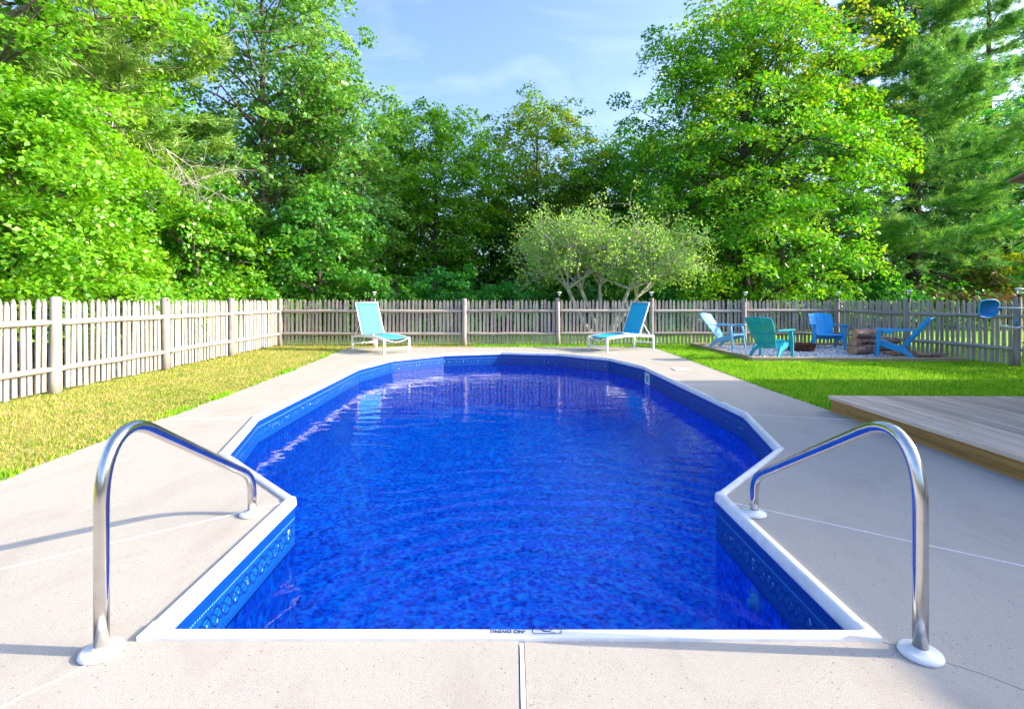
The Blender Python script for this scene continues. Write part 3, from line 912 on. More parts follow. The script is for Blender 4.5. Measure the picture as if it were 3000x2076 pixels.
def fence(posts, label, side, skip_first=False, skip_last=False, lean=0.0):
    """posts: list of ground points; side: +1 puts the pickets on the left of the walking direction"""
    root = empty('picket_fence', (posts[0][0], posts[0][1], 0))
    tag(root, label, 'fence')
    o0 = Vector((posts[0][0], posts[0][1], 0))
    for i, p in enumerate(posts):
        if (i == 0 and skip_first) or (i == len(posts) - 1 and skip_last): continue
        link('post', random.choice(POST), None, root, Vector((p[0], p[1], 0)) - o0, (random.uniform(-.012, .012), random.uniform(-.012, .012), random.uniform(0, 6.28)))
    for a, b in zip(posts[:-1], posts[1:]):
        a = Vector(a); b = Vector(b); d = b - a; L = d.length; d /= L
        ang = math.atan2(d.y, d.x)
        nn = Vector((-d.y, d.x)) * side
        for z in (0.945, 0.325):
            me = rail_mesh(L - 0.13)
            p = a + d * 0.065
            link('rail', me, None, root, Vector((p.x, p.y, z + random.uniform(-.008, .008))) - o0, (0, 0, ang if side > 0 else ang))
            if side < 0:
                me.transform(Matrix.Scale(-1, 4, (0, 1, 0))); me.flip_normals()
        n = max(2, int(round((L - 0.15) / 0.1065)))
        for k in range(n):
            t = 0.075 + (L - 0.15) * (k + 0.5) / n + random.uniform(-.008, .008)
            p = a + d * t + nn * (0.028 + random.uniform(0, 0.004))
            link('picket', random.choice(PICK), None, root, Vector((p.x, p.y, 0.030 + random.uniform(-.012, .012))) - o0,
                 (random.uniform(-.01, .01), random.uniform(-.017, .017), ang + random.uniform(-.03, .03)))
    return root
cornerL = (-6.33, 13.95); cornerR = (8.97, 14.15)
fence([(-5.95, 1.9), (-6.02, 4.4), (-6.12, 6.85), (-6.19, 9.15), (-6.26, 11.4), cornerL], 'weathered picket fence along the dry lawn on the left side of the yard', 1)
fence([cornerL, (-3.80, 13.98), (-1.31, 14.02), (1.26, 14.05), (3.83, 14.09), (6.40, 14.12), cornerR], 'long weathered picket fence across the back of the yard behind the loungers', 1, True)
fence([cornerR, (9.05, 11.72), (9.42, 9.55), (9.75, 7.2), (10.0, 4.9)], 'weathered picket fence on the right side of the yard behind the log pile', 1, True)

# ---------------------------------------------------------------- solar lamps on the posts
m, nt, out = new_mat('lamp_glass'); g = NT(nt)
pb = g.bsdf(out, (0.75, 0.78, 0.80), 0.15, 0, None, 0.5)
pb.inputs['Transmission Weight'].default_value = 0.55
M['lamp_glass'] = m
def solar_lamp():
    root = empty('solar_lamp')
    a = MB(); a.lathe([(0.064, 0.150), (0.066, 0.155), (0.060, 0.166), (0.030, 0.176), (0.004, 0.178)], 16); a.build('lamp_cap', M['white_metal'], root)
    b = MB(); b.lathe([(0.020, 0.065), (0.026, 0.085), (0.044, 0.147), (0.046, 0.1495)], 14); b.build('lamp_glass', M['lamp_glass'], root)
    c = MB(); c.lathe([(0.013, 0.0), (0.013, 0.045), (0.022, 0.050), (0.022, 0.064)], 10); c.build('lamp_stem', M['black'], root)
    d = MB(); d.bbox(-0.016, -0.012, -0.10, 0.016, 0.012, 0.0, 0.004); d.build('lamp_bracket', M['black'], root)
    return root
lamp0 = solar_lamp()
lamps = [((-3.80, 13.98), 'solar lamp on the fence post behind the left lounger'),
         ((1.26, 14.05), 'solar lamp on the fence post left of the small grey-twigged tree trunk'),
         ((3.83, 14.09), 'solar lamp on the fence post just behind the right lounger'),
         ((6.40, 14.12), 'solar lamp on the fence post between the pale chair and the teal chair'),
         ((8.97, 14.15), 'solar lamp on the corner fence post behind the bright blue chair'),
         ((9.05, 11.72), 'solar lamp on the fence post above the log pile'),
         ((9.42, 9.55), 'solar lamp on the fence post beside the blue pool net')]
for i, (p, lb) in enumerate(lamps):
    o = lamp0 if i == 0 else copy_tree(lamp0)
    d = Vector((-p[0], -p[1])).normalized()
    dx = 0.0 if i < 4 else 0.0
    o.location = (p[0] + d.x * 0.082 + (0.035 if i != 2 else 0.0), p[1] + d.y * 0.082, 1.295)
    o.rotation_euler = (0, 0, 0)
    tag(o, lb, 'solar lamp', 'solar lamps on the fence posts')

# ---------------------------------------------------------------- sun loungers
def lounger(loc, rz, label, fab):
    """local: +y towards the foot, x across; head legs at y=0"""
    root = empty('sun_lounger', loc, rz)
    tag(root, label, 'sun lounger', 'sun loungers at the far end of the pool')
    L, Wd, H = 1.53, 0.70, 0.375
    wm = M['white_metal']
    def side_z(y): return H - 0.012 + 0.055 * math.sin(PI * min(1, max(0, y / L)))
    for s in (-1, 1):
        mb = MB()
        k = 14
        ys = [L * i / k for i in range(k + 1)]
        vs = []
        for y in ys:
            z = side_z(y); t = 0.055 + 0.01 * math.sin(PI * y / L)
            for dx, dz in ((-0.016, -t), (0.016, -t), (0.016, 0), (-0.016, 0)):
                vs.append((s * (Wd / 2 - 0.016) + dx, y, z + dz))
        fs = [(0, 1, 2, 3), tuple(k * 4 + j for j in (3, 2, 1, 0))]
        for i in range(k):
            for j in range(4):
                fs.append((i * 4 + j, (i + 1) * 4 + j, (i + 1) * 4 + (j + 1) % 4, i * 4 + (j + 1) % 4))
        mb.add(vs, fs)
        mb.build('side_rail', wm, root)
    for s in (-1, 1):
        for y in (0.0, L):
            mb = MB(); x = s * (Wd / 2 - 0.016)
            mb.bbox(x - 0.0245, y - 0.020, 0.001, x + 0.0245, y + 0.020, H - 0.014, 0.004)
            mb.build('leg', wm, root)
    for y, z in ((0.0, 0.17), (L, 0.13)):
        mb = MB(); mb.beam((-Wd / 2 + 0.04, y, z), (Wd / 2 - 0.04, y, z), 0.028, 0.035); mb.build('stretcher', wm, root)
    mb = MB(); mb.tube([(-Wd / 2 + 0.045 + (Wd - 0.09) * t, L - 0.01, H - 0.035 - 0.075 * math.sin(PI * t)) for t in [i / 10 for i in range(11)]], 0.011, 8); mb.build('foot_bar', wm, root)
    # seat sling
    def sheet(pts, w, t, sag, name):
        mb = MB(); nx = 8; n = len(pts); vs = []
        for dz in (0, -t):
            for y, z in pts:
                for i in range(nx + 1):
                    f = i / nx
                    vs.append(((f - 0.5) * w, y, z + dz - sag * math.sin(PI * f)))
        st = n * (nx + 1); fs = []
        for a in range(n - 1):
            for i in range(nx):
                q = a * (nx + 1) + i
                fs.append((q, q + 1, q + nx + 2, q + nx + 1)); fs.append((st + q, st + q + nx + 1, st + q + nx + 2, st + q + 1))
            q = a * (nx + 1)
            fs.append((q, q + nx + 1, st + q + nx + 1, st + q)); q += nx
            fs.append((q + nx + 1, q, st + q, st + q + nx + 1))
        for i in range(nx):
            fs.append((i + 1, i, st + i, st + i + 1)); q = (n - 1) * (nx + 1) + i
            fs.append((q, q + 1, st + q + 1, st + q))
        mb.add(vs, fs, True)
        return mb.build(name, fab, root)
    hy = 0.43
    sheet([(y, side_z(y) - 0.004) for y in [hy + (L - 0.05 - hy) * i / 10 for i in range(11)]], Wd - 0.07, 0.004, 0.03, 'seat_sling')
    # raised back, hinged at hy and leaning towards the head end
    top = Vector((0, hy - 0.33, 1.18)); bot = Vector((0, hy, side_z(hy) + 0.006))
    for s in (-1, 1):
        mb = MB(); x = s * (Wd / 2 - 0.05)
        mb.beam((x, bot.y, bot.z), (x, top.y, top.z), 0.022, 0.026, (0, 1, 0)); mb.build('back_rail', wm, root)
        mb = MB(); mid = bot.lerp(top, 0.33)
        mb.beam((s * (Wd / 2 - 0.062), mid.y - 0.012, mid.z), (s * (Wd / 2 - 0.062), 0.06, side_z(0.06) - 0.01), 0.014, 0.020, (0, 1, 0)); mb.build('prop', wm, root)
    mb = MB(); mb.tube([(-(Wd / 2 - 0.06), top.y, top.z), ((Wd / 2 - 0.06), top.y, top.z)], 0.012, 8); mb.build('top_bar', wm, root)
    sheet([(bot.y + (top.y - bot.y) * t + 0.010, bot.z + (top.z - bot.z) * t) for t in [i / 8 for i in range(9)]], Wd - 0.118, 0.003, 0.0, 'back_sling')
    return root
def place(head_mid, foot_mid):
    d = Vector(foot_mid) - Vector(head_mid)
    return (head_mid[0], head_mid[1], 0), math.atan2(d.y, d.x) - PI / 2
l, r = place((-3.75, 13.02), (-2.73, 11.98))
lounger(l, r, 'pale turquoise sling lounger with white frame at the left far corner of the pool', M['sling'])
l, r = place((3.38, 13.16), (2.12, 12.40))
lounger(l, r, 'deep blue sling lounger with white frame at the right far corner of the pool', M['sling_blue'])

# ---------------------------------------------------------------- fire pit corner
PAD = [(4.90, 10.42), (9.05, 10.30), (8.80, 13.90), (4.88, 13.86)]
o = MB(); o.add([(p[0], p[1], 0.010) for p in PAD], [(0, 1, 2, 3)]); tag(o.build('gravel_bed', M['gravel_bed']), kind='structure')
border = empty('timber_border', (PAD[0][0], PAD[0][1], 0))
tag(border, 'low square timber border around the gravel fire pit pad', 'edging')
for i in range(4):
    a = Vector(PAD[i]); b = Vector(PAD[(i + 1) % 4]); d = b - a; L = d.length; ang = math.atan2(d.y, d.x)
    mb = MB(); mb.bbox(0.046 if i % 2 else -0.045, -0.045, -0.02, L - 0.046 if i % 2 else L + 0.045, 0.045, 0.085 + 0.004 * (i % 2), 0.008)
    mb.build('timber', M['timber'], border, (a.x - PAD[0][0], a.y - PAD[0][1], 0), (0, 0, ang))
rng = np.random.default_rng(3)
def stones(n, poly, z, smin, smax, name):
    xs0 = min(p[0] for p in poly) + 0.06; xs1 = max(p[0] for p in poly) - 0.10
    ys0 = min(p[1] for p in poly) + 0.15; ys1 = max(p[1] for p in poly) - 0.10
    c = np.stack([rng.uniform(xs0, xs1, n), rng.uniform(ys0, ys1, n), np.full(n, z)], 1)
    s = rng.uniform(smin, smax, (n, 1)) * rng.uniform(0.6, 1.2, (n, 3)); s[:, 2] *= 0.7
    ax = np.array([(1, 0, 0), (0, 1, 0), (-1, 0, 0), (0, -1, 0), (0, 0, 1), (0, 0, -1)], float)
    an = rng.uniform(0, 6.28, n); ca, sa = np.cos(an), np.sin(an)
    vs = ax[None] * s[:, None, :] + rng.normal(0, 0.12, (n, 6, 3)) * s[:, None, :]
    x = vs[..., 0] * ca[:, None] - vs[..., 1] * sa[:, None]; y = vs[..., 0] * sa[:, None] + vs[..., 1] * ca[:, None]
    vs = np.stack([x, y, vs[..., 2]], -1) + c[:, None, :]
    tri = np.array([(0, 1, 4), (1, 2, 4), (2, 3, 4), (3, 0, 4), (1, 0, 5), (2, 1, 5), (3, 2, 5), (0, 3, 5)])
    F = vs[:, tri, :].reshape(-1, 3, 3)
    return np_mesh(name, F, 3, np.repeat(rng.random(n), 8))
o = link('gravel', stones(7000, PAD, 0.022, 0.014, 0.032, 'gravel'), M['gravel']); tag(o, kind='stuff')

# rusty fire ring
ring = empty('fire_ring', (6.97, 12.35, 0.02))
tag(ring, 'rusty steel fire ring on the gravel between the four chairs', 'fire pit')
mb = MB(); mb.lathe([(0.27, 0.0), (0.33, 0.165), (0.355, 0.175), (0.355, 0.183), (0.325, 0.180), (0.262, 0.012)], 30, close=False); mb.build('bowl', M['rust'], ring)
mb = MB(); mb.lathe([(0.27, 0.05), (0.15, 0.075), (0.01, 0.09)], 20); mb.build('ash_bed', M['ash'], ring)

# adirondack chairs: local +y is the way the sitter faces
def adirondack(loc, heading, label, mat):
    root = empty('adirondack_chair', loc, math.atan2(heading[1], heading[0]) - PI / 2)
    tag(root, label, 'chair', 'plastic adirondack chairs around the fire ring')
    # backrest: three boards fanning out towards a rounded top
    bt = Vector((0, -0.13, 0.235)); tp = Vector((0, -0.60, 0.905))
    ax_ = (tp - bt).normalized(); nr = Vector((0, ax_.z, -ax_.y))
    for k in (-1, 0, 1):
        mb = MB(); rows = 9; vs = []
        for i in range(rows):
            t = i / (rows - 1)
            half = 0.19 + 0.085 * min(1, t * 1.5)
            for j in range(4):
                f = j / 3
                x0 = (k - 0.5) * 2 / 3 + 0.012; x1 = (k + 0.5) * 2 / 3 - 0.012
                xx = (x0 + (x1 - x0) * f) * half
                arch = 0.055 * (xx / half) ** 2
                tt = t * (1 - (0.085 * (abs(xx) / half) ** 2 if t > 0 else 0) * t)
                cup = -0.05 * (1 - (xx / half) ** 2)
                p = bt.lerp(tp, tt) + nr * cup
                p.x = xx
                vs.append(p)
        back = [Vector(p) - nr * 0.018 for p in vs]
        n = len(vs); fs = []
        for i in range(rows - 1):
            for j in range(3):
                q = i * 4 + j
                fs.append((q, q + 1, q + 5, q + 4)); fs.append((n + q, n + q + 4, n + q + 5, n + q + 1))
            q = i * 4; fs.append((q, q + 4, n + q + 4, n + q)); q += 3; fs.append((q + 4, q, n + q, n + q + 4))
        for j in range(3):
            fs.append((j + 1, j, n + j, n + j + 1)); q = (rows - 1) * 4 + j; fs.append((q, q + 1, n + q + 1, n + q))
        mb.add(vs + back, fs)
        mb.build('back_slat', mat, root)
    for t, hw in ((0.14, 0.20), (0.47, 0.245), (0.80, 0.25)):
        mb = MB(); p = bt.lerp(tp, t)
        pts = [p - nr * (0.030 + 0.05 * (1 - (f * 2 - 1) ** 2)) + Vector(((f - 0.5) * 2 * hw, 0, 0)) for f in [i / 8 for i in range(9)]]
        for a, b in zip(pts[:-1], pts[1:]): mb.beam(a, b, 0.022, 0.045, (0, ax_.y, ax_.z))
        mb.build('back_brace', mat, root)
    # seat boards, dipping to the rear and rolling over at the front
    seat = [(0.325, 0.335), (0.300, 0.372), (0.235, 0.376), (0.150, 0.352), (0.060, 0.315), (-0.030, 0.275), (-0.120, 0.238)]
    for (y0, z0), (y1, z1) in zip(seat[:-1], seat[1:]):
        mb = MB()
        a = Vector((0, y0, z0)).lerp(Vector((0, y1, z1)), 0.04); b = Vector((0, y0, z0)).lerp(Vector((0, y1, z1)), 0.96)
        d = (b - a); nz_ = Vector((0, -d.z, d.y)).normalized()
        if nz_.z < 0: nz_ = -nz_
        vs = []
        for x in (-0.265, 0.265):
            for p, s_ in ((a, 0), (b, 0), (b, -0.018), (a, -0.018)):
                q = p + nz_ * s_; vs.append((x, q.y, q.z))
        mb.add(vs, [(0, 1, 2, 3), (7, 6, 5, 4), (0, 4, 5, 1), (1, 5, 6, 2), (2, 6, 7, 3), (3, 7, 4, 0)])
        mb.build('seat_slat', mat, root)
    for s in (-1, 1):
        mb = MB(); mb.beam((s * 0.285, 0.27, 0.315), (s * 0.262, -0.14, 0.185), 0.032, 0.085, w2=0.03, t2=0.115); mb.build('seat_rail', mat, root)
        # front leg: a curved plate, broad at the arm, tapering to the foot
        mb = MB(); pts = [(0.30, 0.585, 0.07), (0.325, 0.45, 0.085), (0.335, 0.33, 0.085), (0.345, 0.18, 0.066), (0.375, 0.0, 0.046)]
        vs = []
        for y, z, w_ in pts:
            x = s * (0.315 + 0.02 * (1 - z / 0.585))
            for dx, dy in ((-w_ / 2, -0.02), (w_ / 2, -0.02), (w_ / 2, 0.02), (-w_ / 2, 0.02)):
                vs.append((x + dx, y + dy - 0.05, z))
        fs = [(3, 2, 1, 0), tuple(16 + j for j in range(4))]
        for i in range(4):
            for j in range(4): fs.append((i * 4 + j, i * 4 + (j + 1) % 4, i * 4 + 4 + (j + 1) % 4, i * 4 + 4 + j))
        mb.add(vs, [f[::-1] for f in fs]); mb.build('leg', mat, root)
        mb = MB(); mb.beam((s * 0.262, -0.11, 0.225), (s * 0.285, -0.33, 0.0), 0.036, 0.10, (0, 1, 0), 0.034, 0.055); mb.build('leg', mat, root)
        # arm: rounded paddle
        mb = MB(); out_ = []
        for a in range(9):
            an = PI * a / 8
            out_.append((s * 0.335 + 0.072 * math.cos(an), 0.29 + 0.045 * math.sin(an)))
        out_ += [(s * 0.335 - 0.072 if s > 0 else s * 0.335 - 0.06, 0.0), (s * 0.30 - 0.03, -0.36), (s * 0.30 + 0.03, -0.36), (s * 0.335 + (0.06 if s > 0 else 0.072), 0.0)]
        mb.prism(out_, 0.585, 0.605); mb.build('arm', mat, root)
        if s < 0:
            mb = MB(); mb.bbox(s * 0.395 - 0.055, 0.06, 0.53, s * 0.395 + 0.0, 0.20, 0.5845, 0.006); mb.build('cup_holder', mat, root)
    return root
adirondack((5.48, 13.08, 0.025), (0.62, -0.70), 'sunlit pale blue plastic chair at the left end of the fire pit, facing right', M['chair_blue_sunlit'])
adirondack((5.50, 10.92, 0.025), (0.35, 0.30), 'blue plastic chair coloured teal as if backlit, nearest the pool seen from behind, facing the fire ring', M['chair_blue_backlit'])
adirondack((8.03, 13.10, 0.025), (-0.30, -0.94), 'bright blue plastic chair by the corner post, facing the pool', M['chair_blue'])
adirondack((8.06, 10.80, 0.025), (-0.84, 0.54), 'blue plastic chair seen in profile in front of the log pile, facing left', M['chair_blue'])

# firewood
logs = [(0, 0.00, 0.10, .10), (0, 0.22, 0.10, .105), (0, 0.44, 0.09, .09), (0.02, 0.66, 0.10, .10),
        (-0.05, 0.10, 0.285, .10), (0.04, 0.33, 0.28, .11), (0.0, 0.55, 0.265, .09),
        (0.02, 0.20, 0.47, .105), (0.12, 0.44, 0.475, .12)]
llabs = ['split log at the near bottom end of the firewood pile', 'bottom log second from the near end of the firewood pile', 'bottom log third from the near end of the firewood pile', 'bottom log at the fence end of the firewood pile',
         'middle row log at the near end of the firewood pile', 'middle row log at the centre of the firewood pile', 'middle row log at the fence end of the firewood pile', 'upper left log on top of the firewood pile', 'thickest log lying highest on the firewood pile']
pdir = Vector((0.93, 0.36, 0)).normalized()
def log(loc, d, ln, r, label):
    root = empty('firewood_log', loc)
    tag(root, label, 'log', 'logs stacked by the right fence')
    d = Vector(d).normalized(); sx = d.cross(Vector((0, 0, 1))).normalized()
    mb = MB(); n = 12; vs = []
    cut = random.uniform(0, 6.28); ks = [min(1 + random.uniform(-.10, .10), random.choice((0.25, 0.45, 0.6)) / max(0.05, math.cos(2 * PI * j / n - cut)) if math.cos(2 * PI * j / n - cut) > 0.3 else 9) for j in range(n)]
    for t in (0, 0.33, 0.66, 1.0):
        for j in range(n):
            a = 2 * PI * j / n; rr_ = r * ks[j] * (1 + random.uniform(-.05, .05))
            p = d * (t * ln) + sx * (math.cos(a) * rr_) + Vector((0, 0, math.sin(a) * rr_)); vs.append(p)
    fs = []
    for i in range(3):
        for j in range(n): fs.append((i * n + j, i * n + (j + 1) % n, i * n + n + (j + 1) % n, i * n + n + j))
    mb.add(vs, fs, True); mb.build('log_side', M['log_bark'], root)
    for k, s_ in ((0, -1), (3, 1)):
        e = MB(); e.add([vs[k * n + j] + d * (0.002 * s_) for j in range(n)], [tuple(range(n)) if s_ < 0 else tuple(range(n - 1, -1, -1))])
        e.build('end_grain', M['log_end'], root)
side_ = Vector((-pdir.y, pdir.x, 0))
for (dl, ds, z, r_), lb in zip(logs, llabs):
    b_ = Vector((7.60, 11.35, 0.015)) + pdir * (dl + ds * 0.12 + random.uniform(-.10, .12)) + Vector((0.36, 0.93, 0)) * (ds * 0.75) * 1.0
    log((b_.x, b_.y, z + 0.02), (0.93 + random.uniform(-.1, .1), 0.30 + random.uniform(-.28, .28), random.uniform(-.06, .06)), random.uniform(0.40, 0.66), r_ * random.uniform(0.85, 1.08), lb)
for k, (x, y, a, ln, lb) in enumerate(((8.25, 11.10, 0.10, 0.62, 'thin log lying on the gravel under the profile chair seat'), (8.55, 10.86, -0.18, 0.55, 'pale split log on the gravel behind the profile chair legs'), (8.30, 11.36, 0.35, 0.6, 'dark log lying between the pile and the profile chair'))):
    log((x, y, 0.085 if k == 0 else 0.075), (math.cos(a), math.sin(a), 0.0), ln, 0.062 if k != 2 else 0.08, lb)
log((8.22, 11.62, 0.33), (0.95, 0.25, 0.0), 0.66, 0.085, 'long log lying across the right side of the firewood pile')
log((8.30, 11.72, 0.16), (0.95, 0.20, 0.0), 0.60, 0.08, 'log under the long one at the right side of the pile')

# ---------------------------------------------------------------- pool net and brush hung on the right fence
net = empty('pool_net', (8.63, 9.42, 1.08))
tag(net, 'blue leaf net on a long white pole hung along the right fence', 'pool net')
ol = [(-0.02, 0.13), (0.08, 0.165), (0.26, 0.17), (0.335, 0.12), (0.33, -0.02), (0.26, -0.13), (0.12, -0.165), (-0.02, -0.14), (-0.05, -0.06), (-0.04, 0.05)]
mb = MB(); n = len(ol)
cen = (0.14, 0.0)
rings = [(1.0, 0.0), (0.8, 0.05), (0.5, 0.085), (0.15, 0.095)]
vs = []
for s_, dep in rings:
    for x, z in ol: vs.append((cen[0] + (x - cen[0]) * s_, dep, cen[1] + (z - cen[1]) * s_))
fs = []
for i in range(3):
    for j in range(n): fs.append((i * n + j, i * n + (j + 1) % n, i * n + n + (j + 1) % n, i * n + n + j))
fs.append(tuple(3 * n + j for j in range(n)))
mb.add(vs, fs, True); mb.build('net_bag', M['net_blue'], net)
mb = MB(); mb.tube([(x, 0, z) for x, z in ol + ol[:1]], 0.014, 6, False); mb.build('net_rim', M['net_blue'], net)
mb = MB(); mb.tube([(0.30, -0.01, 0.03), (0.75, -0.03, 0.015), (2.6, -0.16, 0.0)], 0.014, 8); mb.build('pole', M['white_metal'], net)
br = empty('pool_brush', (9.22, 9.36, 0.76))
tag(br, 'white curved pool brush with blue handle socket hung on the right fence', 'pool brush')
mb = MB(); mb.tube([(-0.31 + 0.62 * t, 0, 0.025 - 0.045 * math.sin(PI * t)) for t in [i / 10 for i in range(11)]], [0.012] + [0.022] * 9 + [0.012], 8); mb.build('brush_back', M['white_plastic'], br)
mb = MB(); mb.tube([(-0.005, 0, 0.0), (0.0, 0, 0.15)], 0.02, 10); mb.build('socket', M['net_blue'], br)

# ---------------------------------------------------------------- raised wooden deck
dk_root = empty('wooden_deck', (3.58, 5.76, 0))
tag(dk_root, 'low raised deck of weathered boards in the shade beside the pool apron', 'deck')
deck_ang = -0.026
dk_root.rotation_euler = (0, 0, deck_ang)
x = 0.0
LEN = 6.6
DW = 0.139
for k in range(34):
    mb = MB(); jit = random.uniform(-0.0015, 0.0015)
    mb.bbox(0.0, -LEN, 0.139, DW - 0.007, 0.0, 0.176 + jit, 0.004)
    mb.build('plank', M['plank'], dk_root, (x - 0.022 if k == 0 else x - 0.022, 0, 0))
    x += DW
mb = MB(); mb.bbox(0.0, -LEN, -0.02, 0.036, -0.012, 0.1385, 0.003); mb.build('fascia_board', M['fascia'], dk_root)
mb = MB(); mb.bbox(0.037, -0.05, -0.02, x - 0.05, -0.012, 0.1385, 0.003); mb.build('fascia_board', M['fascia'], dk_root)
nail = MB(); nail.lathe([(0.005, 0), (0.005, 0.0015), (0.002, 0.002)], 8); nme = nail.mesh('nail'); nme.materials.append(M['steel'])
for yy in (-0.45, -1.35, -1.85, -2.35, -3.0):
    for zz in (0.035, 0.075, 0.115):
        link('nail', nme, None, dk_root, (-0.0005, yy + random.uniform(-.01, .01), zz), (0, -PI / 2, 0))
# market umbrella standing on the deck: only a canopy tip reaches into the picture
um = empty('market_umbrella', (6.58, 4.2, 0.178))
tag(um, 'brown market umbrella whose canopy tip shows above the right fence', 'umbrella')
mb = MB(); mb.lathe([(0.26, 0), (0.26, 0.05), (0.06, 0.09), (0.03, 0.3)], 20); mb.build('base', M['black'], um)
mb = MB(); mb.tube([(0, 0, 0.06), (0, 0, 2.98)], 0.019, 10); mb.build('pole', M['fascia'], um)
mb = MB(); vs = [(0, 0, 2.92)]; fs = []
nseg = 8; RR = 1.82
for k in range(nseg):
    a = PI + 2 * PI * k / nseg
    a2 = a + PI / nseg
    vs.append((RR * math.cos(a), RR * math.sin(a), 2.34)); vs.append((RR * .925 * math.cos(a2), RR * .925 * math.sin(a2), 2.365))
for k in range(16): fs.append((0, 1 + k, 1 + (k + 1) % 16))
low = [(x_, y_, z_ - 0.010) for x_, y_, z_ in vs]
nv = len(vs); fs2 = [tuple(nv + i for i in f[::-1]) for f in fs] + [(1 + k, nv + 1 + k, nv + 1 + (k + 1) % 16, 1 + (k + 1) % 16) for k in range(16)]
mb.add(vs + low, fs + fs2); mb.build('canopy', M['canvas'], um)
for k in range(nseg):
    a = PI + 2 * PI * k / nseg
    mb = MB(); mb.tube([(0, 0, 2.885), (RR * .98 * math.cos(a), RR * .98 * math.sin(a), 2.32)], 0.008, 6); mb.build('rib', M['fascia'], um)

# ---------------------------------------------------------------- the house right of the frame whose eave shades the apron
house = empty('house', (9.3, 7.3, 0))
tag(house, 'pale house to the right of the wooden deck whose roof shades the yard', 'house')
mb = MB(); mb.box(0.55, -17.5, 0, 9.0, -0.35, 3.35); mb.build('wall', M['siding'], house)
mb = MB()
prof = [(0.0, 3.42), (0.0, 3.56), (4.8, 4.95), (9.6, 3.56), (9.6, 3.42), (4.8, 4.80)]
vs = [(x_, -18.0, z_) for x_, z_ in prof] + [(x_, 0.0, z_) for x_, z_ in prof]
mb.add(vs, [(0, 1, 2, 5), (2, 3, 4, 5), (6, 11, 8, 7), (8, 11, 10, 9)] + [(i, 6 + i, 6 + (i + 1) % 6, (i + 1) % 6) for i in range(6)])
mb.build('roof', M['shingle'], house)
for yy in (-3.0, -7.0, -11.0):
    mb = MB(); mb.box(0.53, yy - 0.6, 0.95, 0.548, yy + 0.6, 2.25); w_ = mb.build('window', M['white_metal'], house)
    mb = MB(); mb.box(0.515, yy - 0.52, 1.03, 0.529, yy + 0.52, 2.17); mb.build('pane', M['glass_dark'], w_)

# ---------------------------------------------------------------- grass blades
def grass(n, poly, name, mat, hmin, hmax, w, seed, dens=None, holes=()):
    rg = np.random.default_rng(seed)
    pa = np.array([(p[0], p[1]) for p in poly]); lo = pa.min(0); hi = pa.max(0)
    def inside(q, pl):
        r_ = np.zeros(len(q), bool); pl = np.array([(p[0], p[1]) for p in pl]); j = len(pl) - 1
        for i in range(len(pl)):
            xi, yi = pl[i]; xj, yj = pl[j]
            c_ = ((yi > q[:, 1]) != (yj > q[:, 1])) & (q[:, 0] < (xj - xi) * (q[:, 1] - yi) / (yj - yi + 1e-12) + xi)
            r_ ^= c_; j = i
        return r_
    pts = np.zeros((0, 2))
    while len(pts) < n:
        q = rg.uniform(lo, hi, (n * 2, 2)); k = inside(q, poly)
        for h_ in holes: k &= ~inside(q, h_)
        if dens is not None: k &= rg.random(len(q)) < dens(q)
        pts = np.concatenate([pts, q[k]])
    pts = pts[:n]
    an = rg.uniform(0, 6.28, n); h_ = rg.uniform(hmin, hmax, n); ln = rg.normal(0, 0.45, (n, 2)) * h_[:, None]
    ww = rg.uniform(0.6, 1.3, n) * w * (0.7 + pts[:, 1] / 9.0)
    d = np.stack([np.cos(an), np.sin(an)], 1) * ww[:, None] / 2
    z0 = np.full(n, -0.008)
    A = np.column_stack([pts - d, z0]); B = np.column_stack([pts + d, z0]); T = np.column_stack([pts + ln, h_])
    o = link(name, np_mesh(name, np.stack([A, B, T], 1), 3, rg.random(n)), mat)
    tag(o, kind='stuff')
near = lambda q: np.clip(4.0 / np.maximum(q[:, 1], 2.0), 0.22, 1.0)
grass(120000, LEFTLAWN, 'dry_grass', M['blade_dry'], 0.008, 0.030, 0.0085, 11, near)
grass(2600, [(-3.40, 1.2), (-3.52, 3.56), (-3.63, 5.15), (-3.72, 7.31), (-3.91, 9.8), (-4.22, 12.8), (-4.32, 12.8), (-4.05, 9.8), (-3.86, 7.31), (-3.77, 5.15), (-3.68, 3.56), (-3.56, 1.2)], 'edge_grass', M['blade_green'], 0.02, 0.055, 0.010, 12, lambda q: near(q) * np.clip(np.sin(q[:, 1] * 2.3) + np.sin(q[:, 1] * 5.7 + 1) - 0.2, 0.04, 1))
grass(110000, RIGHTLAWN, 'green_grass', M['blade_green'], 0.02, 0.055, 0.0095, 13, near, [PAD])

